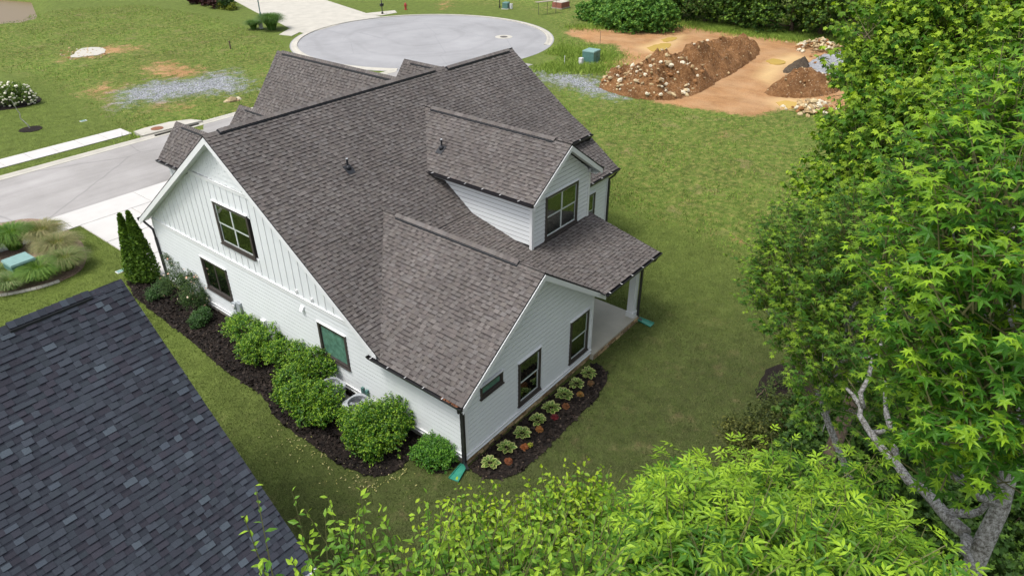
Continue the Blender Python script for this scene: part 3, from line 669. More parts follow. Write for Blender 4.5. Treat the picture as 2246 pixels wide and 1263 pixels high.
# ridges: a raised vent under cap pieces
def ridge(house, roof, RFx, p, q, sa, sb, vent, mat, indiv=True):
    L = np.linalg.norm(np.asarray(q, float)-np.asarray(p, float)); p, q = np.asarray(p, float), np.asarray(q, float); d = (q-p)/L
    sa, sb = (np.asarray(v, float)/np.linalg.norm(v) for v in (sa, sb)); Z = np.array([0, 0, 1.])
    if vent:
        V = []
        for t in vent:
            c = p+d*t; V += [c+sa*.165-Z*.01, c+sa*.165+Z*.066, c+Z*.078, c+sb*.165+Z*.066, c+sb*.165-Z*.01]
        obj('ridge_vent', mk('ridge_vent', V, [(i, i+1, 6+i, 5+i) for i in range(4)]+[(0, 1, 2, 3, 4), (9, 8, 7, 6, 5)], m['rubber']), house)
    pcs = RFx.cap(p, q, sa, sb, vent)
    if indiv:
        for V, F, col in pcs: obj('ridge_shingle', mk('ridge_shingle', V, F, mat, col=col), roof)
    else:
        V = []; F = []; Cl = []; k = 0
        for v, f, c in pcs: V.append(v); F += [tuple(i+k for i in ff) for ff in f]; Cl.append(c); k += len(v)
        obj('ridge_shingles', mk('ridge_shingles', np.concatenate(V), F, mat, col=np.concatenate(Cl)), roof, kind='stuff')
sb_ = m['shingle_brown']
ridge(H, roof, RF, (-.38, HY, HZ), (11.3, HY, HZ), (0, -1, -HP), (0, 1, -HP), (.55, 11.0), sb_)
ridge(H, roof, RF, (11.32, HY, HZ-.09), (16.2, HY, HZ-.09), (0, -1, -HP), (0, 1, -HP), (.1, 4.5), sb_)
ridge(H, roof, RF, (3.53, -.34, 5.53), (3.53, 6.9, 5.53), (-1, 0, -.683), (1, 0, -.683), (1.0, 6.5), sb_)
ridge(H, roof, RF, (8.72, 2.33, 7.56), (8.72, 9.7, 7.56), (-1, 0, -.7), (1, 0, -.7), (.75, 7.0), sb_)
ridge(H, roof, RF, (9.8, 21.4, 8.0), (9.8, 11.8, 8.0), (-1, 0, -1.25), (1, 0, -1.25), (.5, 9.0), sb_, False)
for x in (2.65, 5.8): ridge(H, roof, RF, (x, 19.2, 6.5), (x, 13.9, 6.5), (-1, 0, -1.13), (1, 0, -1.13), (.6, 5), sb_, False)
ridge(H, roof, RF, (15.3, 17.95, 7.0), (15.3, 13.2, 7.0), (-1, 0, -1.2), (1, 0, -1.2), (.6, 4.5), sb_, False)
# pipes through the roof
def roof_pipe(x, y, z, slope):
    s = np.asarray(slope, float); s /= np.linalg.norm(s); u = np.array([s[1], -s[0], 0]); u /= np.linalg.norm(u); nn = np.cross(u, s); nn = nn if nn[2] > 0 else -nn
    c = np.array([x, y, z]); fl = MB(); fl.add([c-u*.16-s*.14+nn*.018, c+u*.16-s*.14+nn*.018, c+u*.16+s*.26+nn*.022, c-u*.16+s*.26+nn*.022]+[c-u*.16-s*.14+nn*.026, c+u*.16-s*.14+nn*.026, c+u*.16+s*.26+nn*.03, c-u*.16+s*.26+nn*.03], BOXF)
    f = fl.build('vent_flashing', m['rubber'], H)
    MB().tube([c, c+nn*.04+(0, 0, .05), c+(0, 0, .12)], [.11, .085, .05], 12).build('boot', m['rubber'], f, True)
    MB().tube([c, c+(0, 0, .38)], .04, 12).build('pipe', m['rubber'], f); MB().tube([c+(0, 0, .37), c+(0, 0, .395)], .041, 12).build('pipe_rim', m['pvc_pipe'], f)
roof_pipe(3.49, 8.57, zb(8.57), (0, -1, -HP))
roof_pipe(7.35, 7.55, zd(7.35), (-1, 0, -.7))

# left gable wall, x = 0
LW = Wall((0, 0, 0), (0, 1, 0), (-1, 0, 0))
wall = MB().add(*LW.box(.02, 17.9, -.2, -.16, .2, .5)).build('wall', m['siding'], H)
holes = [LW.window(H, 9.98, 12.18, 3.97, 5.72, 'twin', label='twin upstairs window with pale sash bars'), LW.window(H, 12.45, 14.33, 1.17, 2.68, 'slider', label='dark downstairs window with two screened halves'), LW.window(H, 5.29, 6.82, 1.22, 2.66, 'fixed', label='single frosted downstairs window')]
LW.laps(wall, [(.1, .47), (17.82, .47), (17.82, 3.14), (3.95, 3.14), (3.95, 2.99), (.1, 2.99)], holes)
LW.put('belt_board', 'siding_trim', wall, 4.05, 17.9, -.02, .04, 3.145, 3.31); LW.put('belt_cap', 'siding_trim', wall, 4.15, 17.85, -.02, .065, 3.31, 3.335)
topz = lambda y: zb(y)-.20
sp = .405; k0 = 0
for i in range(36):
    u0 = 3.75+sp*i; u1 = u0+sp; uc = (u0+u1)/2
    ta, tb = min(6.44, topz(u0)), min(6.44, topz(u1))
    if min(ta, tb) < 3.345: continue
    segs = [((3.335, 3.335), (ta, tb))]
    h = holes[0]
    if h[0]-.03 < uc < h[1]+.03: segs = [((3.335, 3.335), (h[2]+.04, h[2]+.04)), ((h[3]-.04, h[3]-.04), (ta, tb))]
    for (za, zc), (zd_, ze) in segs:
        if max(zd_-za, ze-zc) < .03: continue
        zd_, ze = max(zd_, za+.005), max(ze, zc+.005)
        V, F = LW.hexa([(u0+.002, -.012, za), (u1-.002, -.012, zc), (u1-.002, .012, zc), (u0+.002, .012, za), (u0+.002, -.012, zd_), (u1-.002, -.012, ze), (u1-.002, .012, ze), (u0+.002, .012, zd_)])
        obj('board', mk('board', V, F, m['siding']), wall)
        if zd_-za > .06: LW.put('batten', 'siding_trim', wall, u0-.024, u0+.024, .0, .034, za, zd_-.01)
LW.put('belt_board', 'siding_trim', wall, 8.35, 13.7, -.02, .04, 6.445, 6.57); LW.put('belt_cap', 'siding_trim', wall, 8.5, 13.55, -.02, .06, 6.571, 6.59)
z = 6.595; row = 0
while z < 8.15:
    hw = (HZ-.22-z)/HP; u = HY-hw+random.uniform(-.1, 0)
    while u < HY+hw:
        wd = random.uniform(.11, .21); a, b = max(u, HY-hw), min(u+wd, HY+hw)
        if b-a > .02:
            dz = random.choice((0, .015, .03)); zt = z+.21
            V, F = LW.hexa([(a+.003, -.012, z+dz), (b-.003, -.012, z+dz), (b-.003, .024, z+dz), (a+.003, .024, z+dz), (a+.003, -.012, zt), (b-.003, -.012, zt), (b-.003, .006, zt), (a+.003, .006, zt)])
            obj('shake', mk('shake', V, F, m['siding']), wall)
        u += wd
    z += .185; row += 1
MB().add(*LW.hexa([(HY-.6, -.2, 6.6), (HY+.6, -.2, 6.6), (HY+.6, -.05, 6.6), (HY-.6, -.05, 6.6), (HY-.02, -.2, 8.2), (HY+.02, -.2, 8.2), (HY+.02, -.05, 8.2), (HY-.02, -.05, 8.2)])).build('gable_backing', m['siding'], H)
# rake boards and soffits of the left gable
for y1 in (3.35, 18.3):
    rake(H, (-.36, HY, HZ), (-.36, y1, zb(y1)), (-1, 0, 0), .22)
    soffit(H, (-.36, HY, HZ-.2), (.03, HY, HZ-.2), (.03, y1, zb(y1)-.2), (-.36, y1, zb(y1)-.2))
# water table board round the base
def water_table(W, u0, u1, parent):
    W.put('base_board', 'siding_trim', parent, u0, u1, -.02, .035, .30, .44); W.put('base_cap', 'siding_trim', parent, u0, u1, -.02, .075, .441, .468); W.put('base_ledge', 'siding_trim', parent, u0, u1, -.02, .06, .275, .299)
water_table(LW, -.03, 17.9, wall)
LW.put('foundation', 'foundation', H, .1, 17.85, -.3, -.01, -.1, .272)
LW.put('corner_board', 'siding_trim', H, .005, .10, -.02, .04, .469, 2.985); LW.put('corner_board', 'siding_trim', H, 17.82, 17.93, -.02, .04, .469, 3.14)
# end wall of the rear wing, y = 0
EW = Wall((0, 0, 0), (1, 0, 0), (0, -1, 0))
wall = MB().add(*EW.box(.02, 7.0, -.2, -.16, .2, .5)).build('wall', m['siding'], H)
holes = [EW.window(H, 2.6, 3.83, .66, 2.46, 'double', label='middle window of the rear wing'), EW.window(H, 5.58, 6.78, .64, 2.48, 'double', label='window of the rear wing nearest the porch'), EW.window(H, .73, 1.81, 2.23, 2.70, 'slot', tw=.09, label='small high slot window near the corner')]
EW.laps(wall, [(.12, .47), (6.95, .47), (6.95, 2.93), (3.53, 5.26), (.12, 2.93)], holes)
water_table(EW, -.035, 7.06, wall)
EW.put('corner_board', 'siding_trim', H, -.03, .12, -.02, .04, .469, 2.86); EW.put('corner_board', 'siding_trim', H, 6.95, 7.07, -.02, .04, .469, 2.9)
for x1 in (-.40, 7.32):
    rake(H, (3.53, -.34, 5.53), (x1, -.34, zw(x1)), (0, -1, 0), .20)
    soffit(H, (3.53, -.34, 5.53-.2), (3.53, .03, 5.53-.2), (x1, .03, zw(x1)-.2), (x1, -.34, zw(x1)-.2))
soffit(H, (-.40, -.3, zw(-.4)-.13), (.03, -.3, zw(-.4)-.13), (.03, 3.6, zw(-.4)-.13), (-.40, 3.6, zw(-.4)-.13))
band(H, 'fascia', 'siding_trim', [(-.38, -.3, zw(-.4)-.06), (-.38, 3.7, zw(-.4)-.06), (-.38, 3.7, zw(-.4)-.2), (-.38, -.3, zw(-.4)-.2)], (.02, 0, 0))
gl = gutter(H, (-.385, 3.72, zw(-.4)-.01), (-.385, -.36, zw(-.4)-.01), (-1, 0, 0), straps=.78, first=.2)
# fallen leaves caught at the end of the gutter
rr = np.random.default_rng(3); V = []; F = []
for i in range(90):
    c = np.array([-.445+rr.uniform(-.045, .045), -.25+rr.uniform(0, .75), zw(-.4)-.05+rr.uniform(0, .045)]); a = rr.uniform(0, 6.28); e = np.array([math.cos(a), math.sin(a), rr.uniform(-.4, .4)])*.025; g = np.array([-math.sin(a), math.cos(a), rr.uniform(-.4, .4)])*.016
    k = len(V); V += [c-e, c+g, c+e, c-g]; F.append((k, k+1, k+2, k+3))
obj('leaf_litter', mk('leaf_litter', V, F, m['rust_iron']), gl, kind='stuff')
gy_ = -.22; spout(H, [(-.45, gy_, zw(-.4)-.1), (-.45, gy_, zw(-.4)-.22), (-.2, gy_+.1, zw(-.4)-.36), (-.09, .02, zw(-.4)-.45)], .05)
MB().box(-.135, -.045, -.07, .05, .16, zw(-.4)-.40).build('downspout', m['dark_metal'], H)
MB().tube([(-.09, -.02, .22), (-.1, -.08, .12), (-.16, -.22, .08)], .05, 6).build('downspout_elbow', m['dark_metal'], H)
spout(H, [(-.2, 18.33, zb(18.3)-.1), (-.2, 18.3, zb(18.3)-.25), (-.07, 17.98, zb(18.3)-.55), (-.07, 17.93, 2.3)], .05); MB().box(-.12, -.03, 17.86, 17.98, .1, 2.35).build('downspout', m['dark_metal'], H)
gutter(H, (-.4, 18.31, zb(18.3)-.02), (16.2, 18.31, zb(18.3)-.02), (0, 1, 0))
# foundation of ledge stones under the wing and along the porch
STONE = [lin(176, 152, 112), lin(150, 130, 98), lin(196, 172, 130), lin(130, 114, 90), lin(164, 146, 118), lin(142, 118, 84)]
def stones(W, u0, u1, z0, z1, parent, rows=3):
    fd_ = W.put('foundation', 'mortar', parent, u0, u1, -.25, .0, z0-.1, z1); h = (z1-z0)/rows
    for r in range(rows):
        u = u0
        while u < u1-.04:
            w_ = min(random.uniform(.14, .36), u1-u); a, b, c_, d_ = (random.uniform(.004, .012) for _ in range(4)); n_ = random.uniform(.012, .04)
            V, F = W.hexa([(u+a, -.02, z0+h*r+c_), (u+w_-b, -.02, z0+h*r+d_), (u+w_-b-.01, n_, z0+h*r+d_+.01), (u+a+.01, n_*.9, z0+h*r+c_+.01), (u+a, -.02, z0+h*(r+1)-.006), (u+w_-b, -.02, z0+h*(r+1)-.005), (u+w_-b-.012, n_, z0+h*(r+1)-.012), (u+a+.012, n_, z0+h*(r+1)-.014)])
            col = np.array(random.choice(STONE))*random.uniform(.8, 1.1); obj('stone', mk('stone', V, F, m['stone_col'], col=np.repeat(col[None], 6, 0)), fd_); u += w_
stones(EW, -.02, 7.05, -.02, .272, H)
# dormer
DX0, DX1, DY = 6.85, 10.6, 2.68
DW = Wall((0, DY, 0), (1, 0, 0), (0, -1, 0)); wall = MB().add(*DW.box(DX0+.05, DX1-.05, -.2, -.1, 3.6, 3.95)).build('wall', m['siding'], H)
holes = [DW.window(H, 7.64, 9.78, 4.0, 5.78, 'twin', label='dormer window with pale sash bars and curtain')]
DW.laps(wall, [(DX0+.1, 3.94), (DX1-.1, 3.94), (DX1-.1, 5.98), (8.72, 7.30), (DX0+.1, 5.98)], holes)
for a, b in ((DX0-.03, DX0+.1), (DX1-.1, DX1+.03)): DW.put('corner_board', 'siding_trim', H, a, b, -.02, .04, 3.90, 5.97)
for W, lbl in ((Wall((DX0, 0, 0), (0, 1, 0), (-1, 0, 0)), 'l'), (Wall((DX1, 0, 0), (0, 1, 0), (1, 0, 0)), 'r')):
    wall = MB().add(*W.box(DY+.1, 5.4, -.2, -.12, 3.7, 4.1)).build('wall', m['siding'], H)
    W.laps(wall, [(DY+.08, 3.90), (5.62, 4.57), (7.4, 5.86), (7.4, 5.92), (DY+.08, 5.92)])
    W.put('corner_board', 'siding_trim', H, DY-.035, DY+.08, -.02, .042, 3.88, 5.92)
for x1, o in ((6.48, -1), (10.96, 1)):
    rake(H, (8.72, 2.33, 7.56), (x1, 2.33, zd(x1)), (0, -1, 0), .19)
    soffit(H, (8.72, 2.33, 7.37), (8.72, DY+.02, 7.37), (x1, DY+.02, zd(x1)-.19), (x1, 2.33, zd(x1)-.19))
    band(H, 'fascia', 'siding_trim', [(x1-o*.02, 2.33, zd(x1)-.06), (x1-o*.02, 7.5, zd(x1)-.06), (x1-o*.02, 7.5, zd(x1)-.2), (x1-o*.02, 2.33, zd(x1)-.2)], (-o*.02, 0, 0))
    soffit(H, (x1-o*.03, 2.35, zd(x1)-.15), (x1-o*.4, 2.35, zd(x1)-.15), (x1-o*.4, 7.45, zd(x1)-.15), (x1-o*.03, 7.45, zd(x1)-.15))
    gutter(H, (x1+o*.01, 7.5, zd(x1)-.01), (x1+o*.01, 2.32, zd(x1)-.01), (o, 0, 0), straps=.85, first=.3)
# back wall of the right part, its eaves, shed wall
BW = Wall((0, 4.92, 0), (1, 0, 0), (0, -1, 0)); wall = MB().add(*BW.box(7.2, 15.8, -.2, -.12, .2, .5)).build('wall', m['siding'], H)
holes = [BW.window(H, 13.65, 14.78, 1.15, 2.97, 'double', label='narrow downstairs window seen beyond the dormer')]
BW.laps(wall, [(7.05, .47), (15.78, .47), (15.78, 3.56), (7.05, 3.56)], holes); water_table(BW, 7.1, 15.9, wall)
BW.put('corner_board', 'siding_trim', H, 15.78, 15.9, -.02, .04, .469, 3.6); BW.put('foundation', 'foundation', H, 10.6, 15.85, -.3, -.01, -.1, .272)
z_ = zb(4.57)-.09
soffit(H, (10.9, 4.6, z_-.14), (16.2, 4.6, z_-.14), (16.2, 4.95, z_-.14), (10.9, 4.95, z_-.14)); band(H, 'fascia', 'siding_trim', [(10.92, 4.585, z_-.06), (16.2, 4.585, z_-.06), (16.2, 4.585, z_-.2), (10.92, 4.585, z_-.2)], (0, .02, 0))
gutter(H, (10.95, 4.565, z_-.01), (16.22, 4.565, z_-.01), (0, -1, 0), straps=.8, first=.5); spout(H, [(16.0, 4.5, z_-.1), (15.97, 4.6, z_-.3), (15.93, 4.86, z_-.55), (15.93, 4.86, z_-.7)], .05); MB().box(15.88, 15.97, 4.8, 4.88, .1, z_-.65).build('downspout', m['dark_metal'], H)
z_ = zs(6.1); gutter(H, (11.35, 6.09, z_-.02), (16.04, 6.09, z_-.02), (0, -1, 0), straps=.8, first=.4)
band(H, 'shed_wall', 'siding', [(11.4, 6.4, 4.7), (15.85, 6.4, 4.7), (15.85, 6.4, z_+.08), (11.4, 6.4, z_+.08)], (0, .2, 0)); soffit(H, (11.36, 6.12, z_-.09), (16.0, 6.12, z_-.09), (16.0, 6.42, z_-.09), (11.36, 6.42, z_-.09))
MB().tube([(15.85, 6.03, z_-.11), (15.83, 6.06, z_-.24), (15.6, 6.2, z_-.34), (15.55, 6.33, z_-.36), (15.55, 6.36, z_-.5)], .05, 6).build('downspout_elbow', m['dark_metal'], H)
rake(H, (16.02, 8.8, zs(8.8)), (16.02, 6.1, zs(6.1)), (1, 0, 0), .12)
for y1 in (4.6, 18.3): rake(H, (16.18, HY, HZ-.09), (16.18, y1, zb(y1)-.09), (1, 0, 0), .2)
RW = Wall((15.85, 0, 0), (0, 1, 0), (1, 0, 0)); wall = MB().add(*RW.box(5, 17.8, -.2, -.1, .2, .5)).build('wall', m['siding'], H)
RW.laps(wall, [(4.95, .47), (17.8, .47), (17.8, 3.3), (HY, 8.1), (4.95, 3.6)], exp=.36)
MB().box(.1, 15.8, 17.75, 17.9, -.1, 3.5).build('front_wall', m['siding'], H)
# porch: slab, post, beam, ceiling, wing side wall
MB().box(7.06, 10.5, -.15, 4.9, -.05, .262).build('porch_slab', m['concrete_porch'], H)
PW_ = Wall((0, -.155, 0), (1, 0, 0), (0, -1, 0)); stones(PW_, 7.1, 10.5, -.02, .2, H, 2)
pst = MB().box(10.15, 10.43, -.06, .22, .263, 3.0); pst.build('porch_post', m['siding_trim'], H)
MB().box(10.12, 10.46, -.09, .25, .263, .5).build('post_base', m['siding_trim'], H); MB().box(10.12, 10.46, -.09, .25, 2.86, 2.99).build('post_cap', m['siding_trim'], H)
MB().box(7.09, 10.6, -.03, .2, 2.94, 3.16).build('porch_beam', m['siding_trim'], H); MB().box(10.25, 10.5, .2, 4.9, 2.96, 3.25).build('porch_beam', m['siding_trim'], H)
MB().add([(7.1, .2, 3.18), (10.5, .2, 3.18), (10.5, 4.9, 3.3), (7.1, 4.9, 3.3), (7.1, .2, 3.2), (10.5, .2, 3.2), (10.5, 4.9, 3.32), (7.1, 4.9, 3.32)], BOXF).build('porch_ceiling', m['soffit'], H)
z_ = zp(-.54); soffit(H, (7.2, -.52, z_-.13), (10.9, -.52, z_-.13), (10.9, -.03, z_-.13), (7.2, -.03, z_-.13)); band(H, 'fascia', 'siding_trim', [(7.02, -.535, z_-.06), (10.92, -.535, z_-.06), (10.92, -.535, z_-.18), (7.02, -.535, z_-.18)], (0, .02, 0))
gutter(H, (6.98, -.545, z_-.01), (10.95, -.545, z_-.01), (0, -1, 0), straps=.78, first=.15)
rake(H, (10.90, 4.6, zp(4.6)), (10.90, -.54, zp(-.54)), (1, 0, 0), .14); soffit(H, (10.5, -.5, zp(-.54)-.13), (10.9, -.5, zp(-.54)-.13), (10.9, 4.6, zp(4.6)-.13), (10.5, 4.6, zp(4.6)-.13))
spout(H, [(10.62, -.61, z_-.1), (10.6, -.55, z_-.25), (10.52, -.2, z_-.4), (10.49, -.12, z_-.55)], .05); MB().box(10.445, 10.535, -.16, -.08, .14, z_-.5).build('downspout', m['dark_metal'], H); MB().tube([(10.49, -.12, .2), (10.5, -.2, .1), (10.52, -.32, .07)], .045, 6).build('downspout_elbow', m['dark_metal'], H)
SW_ = Wall((7.06, 0, 0), (0, 1, 0), (1, 0, 0)); wall = MB().add(*SW_.box(.1, 4.8, -.2, -.14, .2, .5)).build('wall', m['siding'], H); SW_.laps(wall, [(.05, .3), (4.9, .3), (4.9, 2.96), (.05, 2.96)])
# the rooms inside, dark
co = MB(); co.add([(x, y, z) for x in (.62, 15.2) for y, z in ((5.55, .0), (17.3, .0), (17.3, 3.2), (HY, 7.6), (5.55, 3.7))], [(4, 3, 2, 1, 0), (5, 6, 7, 8, 9)]+[(i, (i+1) % 5, 5+(i+1) % 5, 5+i) for i in range(5)]); co.box(.62, 6.4, .62, 5.5, 0, 3.1); co.box(7.5, 9.9, 3.3, 6.0, 3.3, 5.8)
co.build('interior_core', m['interior'], H)

# things fixed to the left wall
t = thing('electric_meter', 'grey electric meter box fixed to the white wall beside the dark window', 'electric meter', (-.1, 12.0, 1.0))
MB().box(-.13, -.028, 11.86, 12.14, .62, 1.35).build('cabinet', m['cabinet_grey'], t); MB().box(-.16, -.028, 12.18, 12.42, .95, 1.25).build('cabinet', m['cabinet_grey'], t)
MB().tube([(-.13, 12.3, 1.1), (-.2, 12.3, 1.1)], .09, 16).build('meter_dial', m['strap'], t); MB().box(-.15, -.028, 12.2, 12.45, .5, .8).build('cabinet', m['cabinet_grey'], t); MB().tube([(-.07, 12.0, .0), (-.07, 12.0, .64)], .03, 8).build('conduit', m['cabinet_grey'], t)
t = thing('outdoor_outlet', 'small grey outlet box with conduit on the white wall above the hedge', 'outlet box', (-.1, 10.2, .9))
MB().box(-.13, -.028, 10.28, 10.52, .95, 1.2).build('cover', m['strap'], t); MB().tube([(-.06, 10.4, .03), (-.06, 10.4, .95)], .025, 8).build('conduit', m['ac_dark'], t)
t = thing('dryer_vent', 'small white vent hood on the lap siding below the belt board', 'vent', (-.05, 7.55, 2.9)); LW.put('vent_plate', 'siding_trim', t, 7.45, 7.65, .028, .045, 2.78, 2.98)
MB().add([(-.045, 7.47, 2.8), (-.045, 7.63, 2.8), (-.15, 7.63, 2.8), (-.15, 7.47, 2.8), (-.045, 7.47, 2.96), (-.045, 7.63, 2.96), (-.06, 7.63, 2.95), (-.06, 7.47, 2.95)], BOXF).build('hood', m['siding_trim'], t)
for y_, z_, lb in ((7.75, 3.5, 'small white cover plate on the battens, the one nearer the front'), (6.9, 3.48, 'small white cover plate on the battens, the one nearer the rear')):
    t = thing('cover_plate', lb, 'cover plate', (-.03, y_, z_), 'cover plates on the battens'); LW.put('plate', 'strap', t, y_-.07, y_+.07, .014, .05, z_-.07, z_+.07); LW.put('knob', 'sash', t, y_-.025, y_+.025, .05, .075, z_-.025, z_+.025)
# air conditioners beside the wall
def condenser(c, label, s=.42):
    t = thing('air_conditioner', label, 'air conditioner', c, 'air conditioners by the wall'); x, y, z = c
    MB().box(x-s-.05, x+s+.05, y-s-.05, y+s+.05, .0, .09).build('pad', m['concrete'], t)
    poly = smooth_poly([(x-s, y-s), (x+s, y-s), (x+s, y+s), (x-s, y+s)], 1)
    MB().add(*prism(poly, .1, .62)).build('louvred_body', m['ac_dark'], t)
    for k in range(8):
        zz = .12+.062*k; q = [((p[0]-x)*1.02+x, (p[1]-y)*1.02+y) for p in poly]; MB().add(*prism(q, zz, zz+.022)).build('louvre', m['ac_grey'], t)
    # top ring
    K = 32; V = []; F = []
    ang = np.linspace(0, 2*math.pi, K+1)[:-1]
    for a in ang:
        rr_ = s*1.05/max(abs(math.cos(a)), abs(math.sin(a))); rr_ = min(rr_, s*1.24)
        V += [(x+rr_*math.cos(a), y+rr_*math.sin(a), .64), (x+rr_*math.cos(a), y+rr_*math.sin(a), .71), (x+.34*math.cos(a), y+.34*math.sin(a), .745), (x+.34*math.cos(a), y+.34*math.sin(a), .60)]
    for i in range(K):
        for j in range(3): a0, b0 = i*4+j, ((i+1) % K)*4+j; F.append((a0, b0, b0+1, a0+1))
    obj('top_cover', mk('top_cover', V, F, m['ac_grey']), t)
    g = MB()
    for r_ in (.12, .19, .26, .33): g.tube([(x+r_*math.cos(a), y+r_*math.sin(a), .735) for a in np.linspace(0, 2*math.pi, 25)], .004, 4, False)
    for a in np.linspace(0, math.pi, 7)[:-1]: g.tube([(x-.34*math.cos(a), y-.34*math.sin(a), .735), (x+.34*math.cos(a), y+.34*math.sin(a), .735)], .004, 4, False)
    g.build('grille', m['ac_dark'], t)
    fan = MB(); fan.tube([(x, y, .60), (x, y, .68)], .09, 16); fan.build('fan_motor', m['ac_grey'], t)
    for a in (0, 2.09, 4.19):
        e = np.array([math.cos(a), math.sin(a), 0]); f_ = np.array([-math.sin(a), math.cos(a), 0]); c0 = np.array([x, y, .63])
        MB().add([c0+e*.06-f_*.05, c0+e*.31-f_*.10, c0+e*.31+f_*.10+(0, 0, .04), c0+e*.06+f_*.05+(0, 0, .03)]+[c0+e*.06-f_*.05+(0, 0, .006), c0+e*.31-f_*.10+(0, 0, .006), c0+e*.31+f_*.10+(0, 0, .046), c0+e*.06+f_*.05+(0, 0, .036)], BOXF).build('fan_blade', m['cabinet_grey'], t)
ca = gp(785, 884, .7); condenser((min(ca[0], -.62), ca[1], 0), 'grey air conditioner with round fan showing between the hedge bushes')
cb = gp(735, 852, .7); condenser((min(cb[0], -.62), cb[1]+.25, 0), 'grey air conditioner mostly hidden behind the hedge')
t = thing('line_set', 'pair of dark pipes and shut-off boxes on the wall above the air conditioner', 'pipes', (-.1, 3.9, .5))
yy = at_y = gp(800, 868, .6)[1]
for k in (0, .22): MB().box(-.12, -.03, yy+k-.05, yy+k+.05, .5, .78).build('shutoff_box', m['box_green'], t); MB().tube([(-.075, yy+k, .12), (-.075, yy+k, .52)], .022, 8).build('pipe', m['ac_dark'], t)
# splash blocks of green plastic under the downspouts
def splash(p, d, label):
    p = np.array([p[0], p[1], 0.]); d = np.array([d[0], d[1], 0.]); d /= np.linalg.norm(d); s = np.array([-d[1], d[0], 0])
    t = thing('splash_block', label, 'splash block', p, 'green splash blocks under downspouts'); V = []
    for l, w_, z_ in ((0, .11, .085), (.62, .17, .035)):
        c = p+d*l
        V += [c-s*w_+(0, 0, z_-.03), c+s*w_+(0, 0, z_-.03), c+s*w_+(0, 0, z_), c-s*w_+(0, 0, z_)]
    obj('tray', mk('tray', V, [(0, 1, 2, 3), (7, 6, 5, 4), (0, 4, 5, 1), (1, 5, 6, 2), (2, 6, 7, 3), (3, 7, 4, 0)], m['plastic_green']), t)
    for sg in (-1, 1):
        MB().tube([p+s*.11*sg+(0, 0, .10), p+d*.62+s*.17*sg+(0, 0, .055)], .02, 6).build('rim', m['plastic_green'], t)
    MB().tube([p-s*.12+(0, 0, .1), p+s*.12+(0, 0, .1)], .02, 6).build('back_rim', m['plastic_green'], t)
q = gp(1000, 1046)-gp(1018, 1022); splash(gp(1017, 1024), q[:2], 'green plastic splash block at the corner of the rear wing')
q = gp(1428, 713)-gp(1400, 702); splash(gp(1401, 703), q[:2], 'green plastic splash block at the foot of the porch post')

# ------------------------------------------------------------------ the neighbouring house
NX, NY, NZ, NP = -6.4, 4.28, 8.2, .9409
H2 = thing('neighbouring_house', 'house beside the white one with a large charcoal shingled roof', 'house', (-14, 4, 0))
R2 = Roof(SLATE, SLATE_DARK, SLATE_LIGHT, wt=(.13, .25), wl=(.10, .22))
ze = NZ-NP*(NY+1.36)
R2.slope([(NX, NY, NZ), (-24, NY, NZ), (-24, -1.36, ze), (NX, -1.36, ze)])
R2.slope([(NX, NY, NZ), (-24, NY, NZ), (-24, 10.0, NZ-NP*5.72), (NX, 10.0, NZ-NP*5.72)], shingles=False)
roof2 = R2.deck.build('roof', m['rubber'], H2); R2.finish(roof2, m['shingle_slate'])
ridge(H2, roof2, R2, (NX, NY, NZ), (-22, NY, NZ), (0, -1, -NP), (0, 1, -NP), (.72, 2.35), m['shingle_slate'])
for y1 in (-1.36, 10.0): rake(H2, (NX-.08, NY, NZ-.03), (NX-.08, y1, NZ-.03-NP*abs(y1-NY)), (1, 0, 0), .22)
V = [(-6.75, y, z) for y, z in ((-.95, -.1), (9.6, -.1), (9.6, 3.1), (NY, 7.95), (-.95, 2.95))]; V = V+[(-23.5, v[1], v[2]) for v in V]
obj('wall', mk('wall', V, [(4, 3, 2, 1, 0), (5, 6, 7, 8, 9)]+[(i, (i+1) % 5, 5+(i+1) % 5, 5+i) for i in range(5)], m['siding']), H2)
gutter(H2, (NX+.01, -1.37, ze-.01), (-24, -1.37, ze-.01), (0, -1, 0), mat='strap', straps=.12, first=.06, w=.14)
# ------------------------------------------------------------------ leaves
def polar(a, r, z=0): a = math.radians(a); return (r*math.sin(a), r*math.cos(a), z)
def fan(pts, c=(0, 0, 0)):
    V = np.array([c]+pts, float); n = len(pts); return V, np.array([[0, 1+i, 1+(i+1) % n] for i in range(n)])
def leaf_star():
    p = []
    for a, r, z in ((180, .2, 0), (148, .3, .02), (118, .72, -.1), (90, .34, .03), (60, .98, -.12), (30, .36, .03), (0, 1.05, -.16)): p.append(polar(a, r, z))
    for a, r, z in ((-30, .36, .03), (-60, .98, -.12), (-90, .34, .03), (-118, .72, -.1), (-148, .3, .02)): p.append(polar(a, r, z))
    return fan(p)
def leaf_maple():
    p = [polar(a, r, z) for a, r, z in ((180, .25, .03), (110, .82, -.12), (82, .6, .05), (52, 1.0, -.13), (26, .66, .06), (0, 1.08, -.2), (-26, .66, .06), (-52, 1.0, -.13), (-82, .6, .05), (-110, .82, -.12))]
    return fan(p)
def leaf_lance(w=.17): V = np.array([(0, 0, 0), (-w, .42, .05), (0, .42, 0), (w, .42, .05), (0, 1, -.09), (-w*.55, .75, .0), (w*.55, .75, .0)], float); return V, np.array([[0, 2, 1], [0, 3, 2], [1, 2, 5], [2, 3, 6], [2, 4, 5], [2, 6, 4]])
